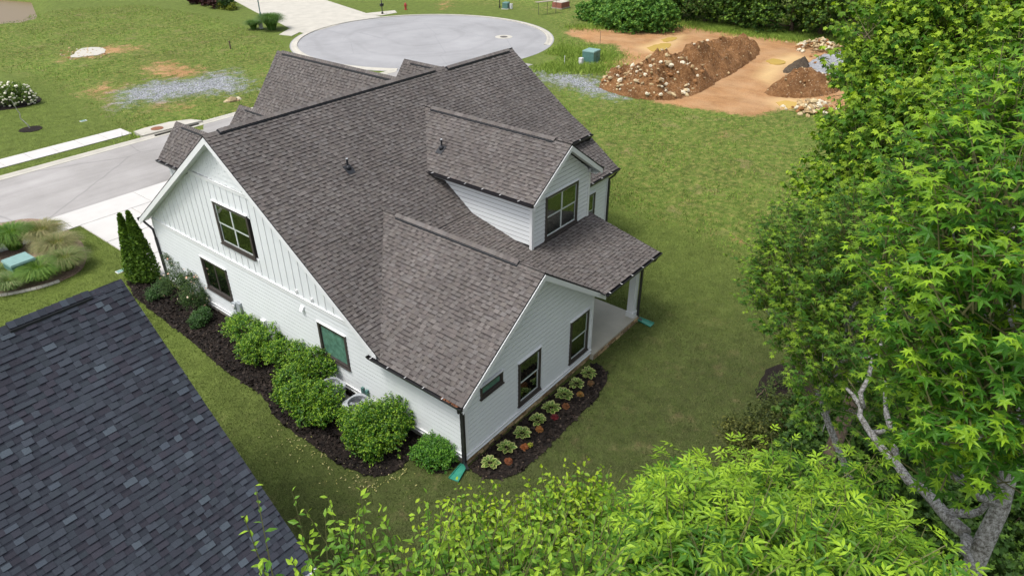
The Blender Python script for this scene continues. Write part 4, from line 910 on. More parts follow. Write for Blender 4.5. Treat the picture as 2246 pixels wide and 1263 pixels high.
def leaf_ash():
    v, f = leaf_lance(.15); Vs = []; Fs = []; k = 0
    for x, y, ang, s in ((0, .52, 0, .5), (0, .5, 58, .46), (0, .5, -58, .46), (0, .27, 66, .42), (0, .27, -66, .42)):
        a = math.radians(-ang); R = np.array([[math.cos(a), -math.sin(a), 0], [math.sin(a), math.cos(a), 0], [0, 0, 1]])
        w_ = (v*s)@R.T+np.array([x, y, -.10*(y-.2)]); w_[:, 2] -= .25*(np.hypot(w_[:, 0], w_[:, 1]-y))**2; Vs.append(w_); Fs.append(f+k); k += len(v)
    Vs.append(np.array([(-.006, -.1, .0), (.006, -.1, .0), (.006, .55, -.03), (-.006, .55, -.03)])); Fs.append(np.array([[k, k+1, k+2], [k, k+2, k+3]]))
    return np.concatenate(Vs), np.concatenate(Fs)
def leaf_oval(w=.26): V = np.array([(0, 0, 0), (-w, .35, .07), (-w*.8, .72, .04), (0, 1, -.07), (w*.8, .72, .04), (w, .35, .07), (0, .5, 0)], float); return V, np.array([[6, i, (i+1) % 6] for i in range(6)])[:, ::-1].copy()
def leaf_quad(): V = np.array([(-.42, 0, 0), (.42, 0, .05), (.36, .9, -.08), (-.3, 1, .02)], float); return V, np.array([[0, 1, 2], [0, 2, 3]])
def leaf_clump(): V = np.array([(0, 0, 0), (-.5, .3, .1), (-.25, .55, -.05), (-.35, .95, .1), (.05, .8, -.1), (.4, .9, .08), (.3, .5, -.06), (.55, .25, .12)], float); return V, np.array([[0, 2, 1], [0, 4, 2], [2, 4, 3], [0, 6, 4], [4, 6, 5], [0, 7, 6]])
def leaf_oval4(w=.3): V = np.array([(0, 0, 0), (w, .42, .07), (0, 1, -.06), (-w, .42, .07), (0, .45, 0)], float); return V, np.array([[4, 0, 1], [4, 1, 2], [4, 2, 3], [4, 3, 0]])
TEMPL = dict(oval4=leaf_oval4(), star=leaf_star(), maple=leaf_maple(), ash=leaf_ash(), oval=leaf_oval(), lance=leaf_lance(.23), quad=leaf_quad(), clump=leaf_clump())
def unit(a): return a/(np.linalg.norm(a, axis=-1, keepdims=True)+1e-9)
def orient(tip, nrm):
    n = unit(nrm); t = unit(tip-n*(tip*n).sum(-1, keepdims=True)); x = np.cross(t, n); return np.stack([x, t, n], -1)
def leaf_batch(pos, R, s, T):
    V, F = T; W = np.einsum('nij,kj->nki', R, V)*s[:, None, None]+pos[:, None]
    return W.reshape(-1, 3), (F[None]+len(V)*np.arange(len(pos))[:, None, None]).reshape(-1, F.shape[1])
def crown(root, pos, R, s, col, kind, mat, n_ind=0, name='crown', leafname='leaf', cell=12, world=True):
    """one mesh of leaves; the n_ind that show largest become objects of their own"""
    T = TEMPL[kind]; ind = np.array([], int)
    if n_ind:
        x, y, z = proj(pos); sz = FPX*s/np.maximum(z, .1); ok = (x > 0) & (x < PW) & (y > 0) & (y < PH) & (z > .5) & (sz > 8)
        cellid = (x//cell).astype(int)*10000+(y//cell).astype(int); best = {}
        for i in np.nonzero(ok)[0]:
            j = best.get(cellid[i])
            if j is None or z[i] < z[j]: best[cellid[i]] = i
        c = np.array(list(best.values()), int)
        if len(c): ind = c[np.argsort(-sz[c])][:n_ind]
    rest = np.setdiff1d(np.arange(len(pos)), ind)
    W, F = leaf_batch(pos[rest], R[rest], s[rest], T)
    me = mk(name, W, F, m[mat], vcol=np.repeat(col[rest], len(T[0]), 0)); o = obj(name, me, root, world)
    if n_ind or len(pos) > 300: o['kind'] = 'stuff'
    if len(ind):
        lum = col[ind].sum(1); qs = np.quantile(lum, [0, .17, .33, .5, .67, .83, 1]); V, Fc = T; pal = []
        for k in range(6):
            sel = ind[(lum >= qs[k]) & (lum <= qs[k+1])]; cc = col[sel].mean(0) if len(sel) else col[ind].mean(0)
            pal.append(mk(leafname, V, Fc, m[mat], vcol=np.repeat(cc[None], len(V), 0)))
        for i, l in zip(ind, lum):
            k = min(5, int(np.searchsorted(qs[1:-1], l))); lf = obj(leafname, pal[k], o)
            M4 = Matrix.Identity(4)
            for a in range(3):
                for b in range(3): M4[a][b] = R[i][a, b]*s[i]
                M4[a][3] = pos[i][a]
            lf.matrix_basis = M4
    return o
def ball(rng, n, shell=.55):
    d = unit(rng.normal(size=(n, 3))); r = (shell**3+(1-shell**3)*rng.random(n))**(1/3); return d, r
def shoots(rng, clumps, n_per, up=.75, shell=.5, length=(.3, .5), rand=.35, area=True):
    """base point, direction and length of twigs filling a crown of lobes (centre, radius)"""
    B = []; D = []
    for c, r in clumps:
        n = max(3, int(n_per*(r*r if area else 1))); d, q = ball(rng, n, shell)
        keep = d[:, 2] > -.75; d, q = d[keep], q[keep]
        bump = 1+.22*np.sin(d[:, 0]*5+c[0]*7)*np.cos(d[:, 1]*4+c[1]*5)+rng.normal(0, .08, len(d))
        B.append(np.asarray(c)+d*(q*bump*r)[:, None]*np.array([1, 1, .85])); D.append(unit(d*.7+np.array([0, 0, up])+rng.normal(0, rand, d.shape)))
    B = np.concatenate(B); return B, np.concatenate(D), rng.uniform(*length, len(B))
def on_shoots(rng, B, D, L, n, size, petiole, tipcol, oldcol, droop=.35, start=.25, nup=.8, flat=.35, jit=.18):
    """leaves spiralling along each twig; returns pos, R, scale, colour"""
    k = len(B); ph = rng.uniform(0, 6.28, k); P = []; RR = []; S = []; Cc = []
    ref = np.where(np.abs(D[:, 2:3]) < .9, np.array([[0, 0, 1.]]), np.array([[1., 0, 0]])); a = unit(np.cross(D, ref)); b = np.cross(D, a)
    bright = rng.normal(0, jit, k)
    for j in range(n):
        f = start+(1-start)*j/(n-1); ang = ph+j*2.4; out = a*np.cos(ang)[:, None]+b*np.sin(ang)[:, None]
        base = B+D*(L*f)[:, None]; tip = unit(out*(1-.55*f)+D*(.25+.6*f)-np.array([0, 0, droop])+rng.normal(0, .15, base.shape))
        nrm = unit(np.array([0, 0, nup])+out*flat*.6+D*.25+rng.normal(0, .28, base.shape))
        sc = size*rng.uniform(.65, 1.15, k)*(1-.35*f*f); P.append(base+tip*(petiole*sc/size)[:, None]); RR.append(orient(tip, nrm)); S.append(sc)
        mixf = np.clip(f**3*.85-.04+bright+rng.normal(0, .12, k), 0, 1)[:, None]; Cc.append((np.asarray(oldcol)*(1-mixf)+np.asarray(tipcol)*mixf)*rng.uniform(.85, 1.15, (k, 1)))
    return np.concatenate(P), np.concatenate(RR), np.concatenate(S), np.concatenate(Cc)
def twigs(B, D, L, r=.005):
    """three-sided twigs, as one mesh"""
    k = len(B); ref = np.where(np.abs(D[:, 2:3]) < .9, np.array([[0, 0, 1.]]), np.array([[1., 0, 0]])); a = unit(np.cross(D, ref)); b = np.cross(D, a); V = []
    for e, rr_ in ((-.4, r*1.6), (1.0, r*.5)):
        for j in range(3): t = 2.094*j; V.append(B+D*(L*e)[:, None]+(a*math.cos(t)+b*math.sin(t))*rr_)
    V = np.stack(V, 1); F = np.array([[0, 1, 4, 3], [1, 2, 5, 4], [2, 0, 3, 5]]); return V.reshape(-1, 3), (F[None]+6*np.arange(k)[:, None, None]).reshape(-1, 4)
def limb(p, q, sag=.12, n=6, rng=None):
    p, q = np.asarray(p, float), np.asarray(q, float); t = np.linspace(0, 1, n)[:, None]; P = p+(q-p)*t; L = np.linalg.norm(q-p)
    P[:, 2] += (np.sin(t[:, 0]*math.pi)*-sag*L*.5)
    if rng is not None: P[1:-1] += rng.normal(0, .03*L, (n-2, 3))
    return P
def tree(name, label, cat, base, clumps, kind, mat, shoot, leaf, bark='bark_grey', r0=.2, top=None, n_ind=300, seed=1, group=None, extra_limbs=(), twig_r=.005, fork=.45, trunk_path=None, cell=14):
    rng = np.random.default_rng(seed); base = np.asarray(base, float)
    t = thing(name, label, cat, base, group)
    cs = np.array([c for c, r in clumps]); top = np.asarray(top if top is not None else cs[np.argmax(cs[:, 2])], float)
    P = np.asarray(trunk_path, float) if trunk_path is not None else limb(base-(0, 0, .15), top, 0, 9, rng)
    rad = np.linspace(r0, r0*.22, len(P)); rad[0] *= 1.35
    MB().tube(P, rad, 10).build('trunk', m[bark], t, smooth=True)
    lm = MB()
    for c, r in clumps:
        d = np.linalg.norm(P-np.asarray(c), axis=1)+np.where(P[:, 2] > c[2]-.3, 2.5, 0); i = int(np.argmin(d)); q = limb(P[i], c, .1, 6, rng)
        rr_ = min(rad[i]*.6, .03+.035*r+.012*np.linalg.norm(q[-1]-q[0])); lm.tube(q, np.linspace(rr_, .012, 6), 6)
        for _ in range(3): e = np.asarray(c)+unit(rng.normal(size=3)+[0, 0, .4])*r*.75; lm.tube(limb(q[3], e, .05, 4, rng), np.linspace(.018, .006, 4), 5)
    for pth, ra, rb in extra_limbs: lm.tube(pth, np.linspace(ra, rb, len(pth)), 8)
    lm.build('limbs', m[bark], t, smooth=True)
    B, D, L = shoots(rng, clumps, **shoot); V, F = twigs(B, D, L, twig_r); obj('twigs', mk('twigs', V, F, m['green_twig']), t, kind='stuff')
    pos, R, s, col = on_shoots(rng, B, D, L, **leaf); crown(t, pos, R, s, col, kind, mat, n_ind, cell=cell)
    return t
def cl(*a): return [(pd(x, y, d), r) for x, y, d, r in a]

# ------------------------------------------------------------------ shrubs by the house
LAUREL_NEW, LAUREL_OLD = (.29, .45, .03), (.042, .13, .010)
def lumpy(lobes, seed, k=4):
    r = np.random.default_rng(seed+900); out = [(c, q*.95) for c, q in lobes]
    for c, q in lobes:
        for _ in range(k): d = unit(r.normal(size=3)*[1, 1, .6]+[0, 0, .25]); out.append((np.asarray(c)+d*q*.72, q*r.uniform(.3, .48)))
    return out
def bush(name, label, lobes, n, size, seed, kind='oval4', mat='leaf_laurel', new=LAUREL_NEW, old=LAUREL_OLD, group=None, cat='bush', spread=.35, shell=.62, stems=True, lump=True):
    rng = np.random.default_rng(seed); c0 = np.mean([c for c, r in lobes], 0); base = (c0[0], c0[1], 0.0); t = thing(name, label, cat, base, group)
    if stems:
        st = MB()
        for c, r in lobes:
            for _ in range(3): e = np.asarray(c)+rng.normal(0, r*.25, 3); st.tube(limb((c0[0]*.5+c[0]*.5+rng.normal(0, .1), c0[1]*.5+c[1]*.5+rng.normal(0, .1), -.03), e, -.05, 5, rng), np.linspace(.028, .008, 5), 5)
        st.build('stems', m['bark_brown'], t)
    B, D, L = shoots(rng, lumpy(lobes, seed) if lump else lobes, n*(.75 if lump else 1), up=.45, shell=shell, length=(.06, .17), rand=spread)
    keep = B[:, 2] > .05; B, D, L = B[keep], D[keep], L[keep]
    pos, R, s, col = on_shoots(rng, B, D, L, 6, size, .01, new, old, droop=.1, start=.1, nup=.55, flat=.8, jit=.22)
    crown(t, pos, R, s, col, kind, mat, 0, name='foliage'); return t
def lob(*a): return [(gp(x, y, z), r) for x, y, z, r in a]
HG = 'laurel bushes of the side hedge'
bush('hedge_bush', 'glossy green hedge bush below the electric meter, farthest from the corner', lob((540, 722, .8, .62), (585, 745, .85, .68), (620, 775, .8, .58), (560, 765, .55, .6), (515, 718, .6, .45)), 1150, .1, 11, group=HG)
bush('hedge_bush', 'hedge bush rising in front of the frosted window', lob((660, 775, .95, .5), (690, 790, 1.05, .55), (715, 802, .95, .45), (655, 800, .75, .5)), 1150, .1, 12, group=HG)
bush('hedge_bush', 'broad hedge bush left of the round fan unit', lob((640, 835, .7, .6), (665, 868, .75, .68), (705, 870, .85, .62), (675, 900, .5, .55), (710, 905, .5, .5), (630, 860, .4, .45), (728, 868, .75, .45)), 1150, .1, 13, group=HG)
bush('hedge_bush', 'large hedge bush right of the round fan unit', lob((785, 935, .65, .62), (825, 915, .95, .68), (865, 905, .9, .62), (850, 940, .7, .7), (815, 965, .5, .66), (775, 920, .5, .5), (890, 905, .7, .45)), 1150, .1, 14, group=HG)
bush('corner_bush', 'low rounded bright green bush at the corner of the rear wing', lob((950, 985, .42, .5), (975, 990, .38, .45), (930, 995, .32, .4), (958, 1002, .28, .45)), 1500, .085, 15, new=(.18, .38, .035), old=(.04, .14, .013))
bush('hedge_sapling', 'short leafy shrub between the meter box and the hedge', lob((540, 690, .8, .3), (560, 692, .75, .28), (525, 695, .6, .28)), 1700, .07, 16)
# rose with pale blooms, small shrubs
rose = lob((395, 590, 1.15, .62), (385, 625, .9, .62), (425, 650, .8, .6), (415, 615, 1.2, .5), (440, 655, .5, .45), (380, 565, 1.5, .35))
tr = bush('rose_bush', 'loose rose bush with peach blooms against the white wall', rose, 1700, .06, 17, mat='leaf_far', new=(.11, .18, .04), old=(.025, .06, .014), shell=.3, spread=.6)
rng = np.random.default_rng(5)
for i in range(34):
    c, r = rose[rng.integers(0, 6)]; d = unit(rng.normal(size=3)+[-.3, -.4, .6]); p = np.asarray(c)+d*r*1.03; mb = MB(); a, b = orient(np.array([[1., .2, 0]]), d[None])[0].T[:2]
    V = [p+d*.012]+[p+(a*math.cos(t)+b*math.sin(t))*(.032 if k % 2 else .05)+d*(.02 if k % 2 else .0) for k, t in enumerate(np.linspace(0, 6.283, 11)[:-1])]
    obj('bloom', mk('bloom', V, [(0, 1+k, 1+(k+1) % 10) for k in range(10)], m['petal_pink' if rng.random() < .5 else 'petal_pale']), tr)
bush('small_shrub', 'small dark green shrub left of the rose bush', lob((345, 642, .3, .36), (336, 648, .22, .26)), 1900, .07, 18, new=(.09, .17, .045), old=(.03, .085, .018))
bush('small_shrub', 'small broad leaved shrub in the mulch below the rose bush', lob((438, 698, .3, .36), (446, 688, .4, .28), (430, 706, .2, .26)), 1900, .085, 19, new=(.09, .18, .045), old=(.03, .085, .018))
bush('small_shrub', 'little shrub at the back corner of the rose bush', lob((360, 622, .5, .3)), 1500, .06, 20, new=(.09, .16, .04), old=(.03, .08, .016))
bush('low_plant', 'little green plant at the tip of the mulch bed by the drive', lob((285, 600, .12, .22), (278, 592, .1, .15)), 2200, .05, 21)
# arborvitae with two tips
rng = np.random.default_rng(9); ab = gp(318, 612, .1); ta = thing('arborvitae', 'tall narrow arborvitae with two pointed tips beside the driveway', 'conifer', (ab[0], ab[1], 0))
MB().tube([(ab[0], ab[1], -.1), (ab[0], ab[1], .6)], [.09, .06], 8).build('trunk', m['bark_brown'], ta)
pos = []; nr = []
for (tx, ty, off, n, rad, htop) in ((276, 468, (-.13, .16), 5200, .5, None), (290, 464, (.13, -.12), 5200, .52, None)):
    base_c = np.array([ab[0]+off[0], ab[1]+off[1], 0]); d_ = ray(tx, ty); tt = ((base_c[:2]-CAM[:2])@d_[:2])/(d_[:2]@d_[:2]); hz = CAM[2]+d_[2]*tt
    h = rng.random(n)**.75; z_ = h*hz; pr = rad*np.minimum(1, (h+.04)*7)**.5*(1-h**1.6)*(1+.1*np.sin(h*40+rng.uniform(0, 6, n)))+.02; a = rng.uniform(0, 6.283, n); q = rng.uniform(.75, 1.05, n)
    dirs = np.stack([np.cos(a), np.sin(a), np.zeros(n)], 1); pos.append(base_c+dirs*(pr*q)[:, None]+np.stack([0*z_, 0*z_, z_], 1)); nr.append(dirs)
    MB().tube([base_c, base_c+(0, 0, hz*.85)], [.05, .01], 6).build('stem', m['bark_brown'], ta)
pos = np.concatenate(pos); nr = np.concatenate(nr); R = orient(np.array([0, 0, 1.])+nr*.35+rng.normal(0, .25, nr.shape), nr+rng.normal(0, .6, nr.shape))
f = rng.random((len(pos), 1)); crown(ta, pos, R, rng.uniform(.07, .13, len(pos)), np.array([.03, .08, .009])*(1-f)+np.array([.15, .26, .025])*f, 'clump', 'leaf_far', 0, name='foliage')
# hostas with cream edges and coral bells in the end bed
def hosta_leaf():
    o = [(0, 0, 0), (-.30, .25, .10), (-.38, .55, .10), (-.2, .85, .02), (0, 1, -.08), (.2, .85, .02), (.38, .55, .10), (.30, .25, .10)]; i = [(x*.66, .08+y*.82, z*.8) for x, y, z in o]; V = np.array(o+i+[(0, .5, -.01)], float)
    F = [(k, (k+1) % 8, 8+(k+1) % 8, 8+k) for k in range(8)]+[(8+k, 8+(k+1) % 8, 16) for k in range(8)]; return V, [tuple(reversed(f)) for f in F]
hv, hf = hosta_leaf(); edge, mid_ = (.52, .56, .20), (.11, .22, .035)
hmesh = []
for q in range(4): cq = np.array(mid_)*(0.8+.15*q); hmesh.append(mk('leaf', hv, hf, m['leaf_hosta'], col=np.array([np.array(edge)*(.85+.08*q)]*8+[cq]*8)))
HOST = [(1075, 1014), (1111, 980), (1145, 949), (1179, 920), (1209, 893), (1237, 864), (1264, 840), (1291, 817)]
ORD = ['nearest the corner', 'second from the corner', 'third from the corner', 'fourth from the corner', 'fifth from the corner', 'third from the porch', 'second from the porch', 'nearest the porch']
for i, (x, y) in enumerate(HOST):
    rng = np.random.default_rng(100+i); p = gp(x, y+4, .05); t = thing('hosta', 'hosta with cream edged leaves, '+ORD[i], 'hosta', (p[0], p[1], .03), 'hostas along the rear wing', rng.uniform(0, 6.28)); sz = rng.uniform(.9, 1.1)
    cr_ = MB(); cr_.tube([(0, 0, -.04), (0, 0, .05)], [.05, .03], 8); cr_.build('crown_base', m['leaf_hosta'] if False else m['bark_brown'], t, world=False)
    for ring, (cnt, tilt, ln) in enumerate(((10, .25, .24), (8, .6, .21), (5, 1.0, .16))):
        for k in range(cnt):
            a = 6.283*(k+.5*ring)/cnt+rng.normal(0, .15); e = np.array([math.cos(a), math.sin(a), 0]); tip = e*math.cos(tilt)+np.array([0, 0, math.sin(tilt)]); nrm = np.array([0, 0, 1.])*math.cos(tilt)-e*math.sin(tilt); Rm = orient((tip-np.array([0, 0, .2]))[None], (nrm+rng.normal(0, .12, 3))[None])[0]
            s_ = ln*sz*rng.uniform(.85, 1.12); b0 = e*(.10-.03*ring)+np.array([0, 0, .06+.05*ring]); lf = obj('leaf', hmesh[rng.integers(0, 4)], t, False); M4 = Matrix.Identity(4)
            for u_ in range(3):
                for v_ in range(3): M4[u_][v_] = Rm[u_, v_]*s_
                M4[u_][3] = b0[u_]
            lf.matrix_basis = M4
CORAL = [((1115, 1012), (.30, .10, .03), (.16, .05, .02), 'rusty orange coral bells nearest the corner'), ((1150, 982), (.36, .13, .03), (.2, .05, .02), 'orange coral bells with a yellow green tuft beside it'), ((1183, 943), (.34, .12, .03), (.16, .10, .02), 'orange and green coral bells, third from the corner'), ((1217, 916), (.16, .008, .012), (.06, .004, .008), 'deep red coral bells in the mulch bed'), ((1241, 892), (.26, .10, .035), (.15, .06, .02), 'brown orange coral bells right of the red one'), ((1273, 866), (.34, .15, .03), (.12, .10, .02), 'orange coral bells with green centre, second from the porch'), ((1296, 842), (.22, .10, .04), (.10, .08, .03), 'faded brown coral bells nearest the porch')]
for i, ((x, y), c1, c2, lb) in enumerate(CORAL):
    p = gp(x, y, .05); rng = np.random.default_rng(200+i); t = thing('coral_bells', lb, 'perennial', (p[0], p[1], .03), 'coral bells in the end bed'); d, q = ball(rng, 130, .2); d[:, 2] = np.abs(d[:, 2]); pos = np.array([p[0], p[1], .06])+d*q[:, None]*np.array([.11, .11, .13])
    R = orient(d+[0, 0, .3], d*.4+[0, 0, .8]+rng.normal(0, .3, d.shape)); f = rng.random((130, 1)); crown(t, pos, R, rng.uniform(.035, .06, 130), np.array(c1)*(1-f)+np.array(c2)*f, 'maple', 'leaf_hosta', 0, name='foliage'); MB().tube([(p[0], p[1], -.02), (p[0], p[1], .12)], .02, 6).build('crown_base', m['bark_brown'], t)
    if i == 1: pos2 = pos[:40]*.0+gp(1163, 976, .08)+d[:40]*.07; crown(t, pos2, R[:40], rng.uniform(.03, .05, 40), np.repeat([[.28, .30, .03]], 40, 0), 'maple', 'leaf_hosta', 0, name='yellow_tuft')
# ornamental grasses round the left transformer
def grass_clump(name, label, c, h, spread, n, c1, c2, seed, group=None, wd=.018, plume=None):
    rng = np.random.default_rng(seed); t = thing(name, label, 'ornamental grass', (c[0], c[1], 0), group); a = rng.uniform(0, 6.283, n); q = rng.random(n)**.6; V = []; F = []; cols = []
    e = np.stack([np.cos(a), np.sin(a), 0*a], 1); s_ = np.stack([-np.sin(a), np.cos(a), 0*a], 1); b = np.array([c[0], c[1], -.01])+e*(rng.random(n)*spread*.25)[:, None]; ll = h*rng.uniform(.7, 1.15, n)
    k = 5; pts = []
    for j in range(k):
        f = j/(k-1); out = q*spread*(f**1.5); up = ll*(np.sin(f*(1.2+.75*q))/1.0)*(1-.22*q*f*f); wv = wd*(1-.85*f); pc = b+e*out[:, None]+np.stack([0*up, 0*up, up], 1); pts += [pc-s_*wv, pc+s_*wv]
    V = np.stack(pts, 1); Fq = np.array([[2*j, 2*j+1, 2*j+3, 2*j+2] for j in range(k-1)]); F = (Fq[None]+2*k*np.arange(n)[:, None, None]).reshape(-1, 4); f = rng.random((n, 1))**1.3; col = np.array(c1)*(1-f)+np.array(c2)*f
    obj('blades', mk('blades', V.reshape(-1, 3), F, m['leaf_grass'], vcol=np.repeat(col, 2*k, 0)), t, kind='stuff'); MB().tube([(c[0], c[1], -.03), (c[0], c[1], .1)], [spread*.3, spread*.15], 8).build('crown_base', m['mortar'], t); return t
OG = 'ornamental grasses round the green cabinet'; g1, g2, tan1, tan2 = (.05, .13, .015), (.15, .24, .04), (.20, .18, .08), (.33, .28, .15)
for i, (x, y, h, sp_, n, a_, b_, lb) in enumerate([(35, 545, 1.15, .95, 900, g1, g2, 'tall green fountain grass behind the green cabinet'), (-15, 560, 1.1, .9, 700, g1, g2, 'green fountain grass cut by the left edge of the photo'), (100, 535, 1.05, .95, 900, (.13, .16, .05), tan2, 'tan seeded grass clump at the back of the bed'), (135, 560, .95, .9, 900, (.11, .15, .04), tan2, 'tan and green grass clump right of the green cabinet'), (150, 590, .85, .85, 900, (.09, .15, .03), (.26, .25, .12), 'pale arching grass clump at the right end of the bed'), (95, 612, .85, .85, 1000, g1, (.20, .30, .06), 'bright green fountain grass in front of the green cabinet'), (28, 632, .62, .7, 800, (.07, .14, .03), (.24, .27, .12), 'short pale grass clump near the stone edging'), (0, 612, .6, .55, 600, (.07, .13, .02), (.2, .25, .08), 'small grass clump at the left front of the cabinet')]):
    grass_clump('fountain_grass', lb, gp(x, y), h, sp_*1.25, n*3, tuple(v*1.3 for v in a_), tuple(v*1.25 for v in b_), 300+i, OG)
edge_p = smooth_poly(gpoly([(-60, 655), (0, 650), (50, 641), (100, 629), (150, 611)]), 2, False); te = thing('bed_edging', 'pale curved stone edging along the ornamental grass bed', 'edging', (*edge_p[0], 0))
for i in range(len(edge_p)-1): MB().tube([(*edge_p[i], .03), (*(edge_p[i]*.06+edge_p[i+1]*.94), .03)], .09, 7).build('edging_block', m['concrete'], te)
def cabinet(name, label, c, wx, wy, h, rot, bm='box_green', tm='box_green_top'):
    t = thing(name, label, 'transformer', (c[0], c[1], 0), None, rot)
    MB().box(-wx/2-.12, wx/2+.12, -wy/2-.12, wy/2+.12, -.05, .08).build('pad', m['concrete'], t, world=False); MB().box(-wx/2, wx/2, -wy/2, wy/2, .081, h-.09).build('body', m[bm], t, world=False)
    MB().add([(-wx/2-.03, -wy/2-.03, h-.088), (wx/2+.03, -wy/2-.03, h-.088), (wx/2+.03, wy/2+.03, h-.088), (-wx/2-.03, wy/2+.03, h-.088), (-wx/2, -wy/2, h), (wx/2, -wy/2, h), (wx/2, wy/2, h), (-wx/2, wy/2, h)], BOXF).build('lid', m[tm], t, world=False)
    MB().box(-.01, .01, -wy/2-.012, -wy/2, .12, h-.12).build('door_seam', m['rubber'], t, world=False); MB().tube([(.1, -wy/2-.01, h*.5), (.1, -wy/2-.05, h*.5)], .03, 8).build('lock', m['iron'], t, world=False); return t
c = gp(56, 607); cabinet('transformer_box', 'green utility cabinet among the ornamental grasses', c, 1.0, .95, .95, .05)
# ------------------------------------------------------------------ soil heaps and rocks of the building lot
def ico():
    t = (1+5**.5)/2; V = np.array([(-1, t, 0), (1, t, 0), (-1, -t, 0), (1, -t, 0), (0, -1, t), (0, 1, t), (0, -1, -t), (0, 1, -t), (t, 0, -1), (t, 0, 1), (-t, 0, -1), (-t, 0, 1)])/math.sqrt(1+t*t)
    F = np.array([(0, 11, 5), (0, 5, 1), (0, 1, 7), (0, 7, 10), (0, 10, 11), (1, 5, 9), (5, 11, 4), (11, 10, 2), (10, 7, 6), (7, 1, 8), (3, 9, 4), (3, 4, 2), (3, 2, 6), (3, 6, 8), (3, 8, 9), (4, 9, 5), (2, 4, 11), (6, 2, 10), (8, 6, 7), (9, 8, 1)]); return V, F
IV, IF = ico(); rr = np.random.default_rng(31)
ROCKC = [lin(196, 178, 142), lin(180, 156, 116), lin(160, 140, 108), lin(186, 168, 130), lin(148, 108, 70), lin(206, 196, 172)]
ROCKS = [mk('rock', IV*rr.uniform(.72, 1.1, (12, 1))*np.array([1, rr.uniform(.6, .95), rr.uniform(.4, .7)]), IF, m['rock_col'], vcol=np.repeat([np.array(ROCKC[i % 6])*rr.uniform(.8, 1)], 12, 0)) for i in range(12)]
def rocks(parent, P, sizes, seed):
    r = np.random.default_rng(seed)
    for p, s in zip(P, sizes):
        o = obj('rock', ROCKS[r.integers(0, 12)], parent, True); o.location = Vector(p); o.rotation_euler = (r.uniform(-.5, .5), r.uniform(-.5, .5), r.uniform(0, 6.28)); o.scale = (s, s, s)
def m_heap(name, c1, c2, c3, stone):
    n = N(name); c = n.ramp(n.noise(5, 5, .75), [(.28, c1), (.5, c2), (.75, c3)]); c = n.mix(n.ramp(n.noise(.7, 4, .6), [(.4, 0.0), (.65, .6)]), c, c1)
    v = n.new('ShaderNodeTexVoronoi'); v.inputs['Scale'].default_value = 4.5; n.link(n.co(), v.inputs['Vector']); c = n.mix(n.ramp(v.outputs['Distance'], [(.13, .75), (.2, 0.0)]), c, stone)
    n.bump(n.noise(4, 6, .75), 1.0, .25); return n.done(c, .95, .15)
m_heap('heap_soil', (.10, .045, .018), (.27, .135, .055), (.42, .25, .125), (.52, .42, .28)); m_heap('heap_gravel', (.22, .23, .25), (.40, .41, .43), (.56, .56, .57), (.45, .46, .48)); m_heap('heap_dark', (.05, .04, .03), (.11, .085, .06), (.17, .135, .095), (.2, .17, .13))
def heap(name, label, foot, h, steep, mat, seed, nrocks=0, rs=(.08, .2), where=None, cat='soil heap'):
    foot = smooth_poly(foot, 2); lo, hi = foot.min(0)-.5, foot.max(0)+.5; st = .3; xs = np.arange(lo[0], hi[0], st); ys = np.arange(lo[1], hi[1], st); X, Y = np.meshgrid(xs, ys, indexing='ij'); P = np.stack([X.ravel(), Y.ravel()], 1); sd = sdist(P, foot)
    nz = np.array([mnoise.noise(Vector((p[0]*.35+seed, p[1]*.35, 0)))*.55+mnoise.noise(Vector((p[0]*1.1, p[1]*1.1+seed, 4)))*.4+mnoise.noise(Vector((p[0]*2.6, p[1]*2.6, 9)))*.3 for p in P])
    z = np.where(sd > 0, h*(1-np.exp(-np.maximum(sd, 0)*steep/h))*(1+1.35*nz)+.4*nz, -.25); z = np.where(sd > 0, np.maximum(z, .02), z)
    ny_ = len(ys); a = (np.arange(len(xs)-1)[:, None]*ny_+np.arange(ny_-1)[None]).ravel(); F = np.stack([a, a+ny_, a+ny_+1, a+1], 1); F = F[(z[F] > -.2).any(1)]
    used = np.unique(F); remap = np.zeros(len(P), int); remap[used] = np.arange(len(used)); t = thing(name, label, cat, (foot[:, 0].mean(), foot[:, 1].mean(), 0))
    obj('mound', mk('mound', np.c_[P, z][used], remap[F], m[mat], smooth=True), t)
    if nrocks:
        r = np.random.default_rng(seed); c = np.nonzero(sd > .1)[0]; wgt = where(P[c]) if where else np.ones(len(c)); pick = r.choice(c, nrocks, p=wgt/wgt.sum()); rocks(t, np.c_[P[pick]+r.uniform(-.15, .15, (nrocks, 2)), z[pick]+.02], r.uniform(*rs, nrocks)*r.choice([.6, .8, 1, 1.3], nrocks), seed)
    return t
heap('soil_heap', 'long heap of brown soil and pale rocks across the bare lot', gpoly([(1298, 190), (1370, 213), (1432, 222), (1505, 218), (1560, 190), (1640, 142), (1672, 116), (1660, 100), (1560, 108), (1480, 128), (1420, 150), (1350, 165)]), 1.9, 1.1, 'heap_soil', 3, 295, (.1, .27), lambda P: 1+16*np.clip((47-P[:, 0])/7, 0, 1))
heap('soil_heap', 'brown soil heap right of the muddy track, beside the gravel', gpoly([(1672, 205), (1700, 215), (1790, 217), (1850, 200), (1830, 178), (1740, 175), (1695, 185)]), 1.3, 1.0, 'heap_soil', 5, 70, (.07, .16))
heap('gravel_heap', 'pale grey gravel heap at the right of the bare lot', gpoly([(1745, 170), (1790, 178), (1900, 180), (1950, 150), (1850, 128), (1770, 136)]), 1.5, .9, 'heap_gravel', 7, 16, (.08, .14), cat='gravel heap')
heap('soil_heap', 'small dark earth heap against the gravel', gpoly([(1708, 160), (1740, 164), (1790, 160), (1775, 138), (1740, 138)]), 1.1, .9, 'heap_dark', 9)
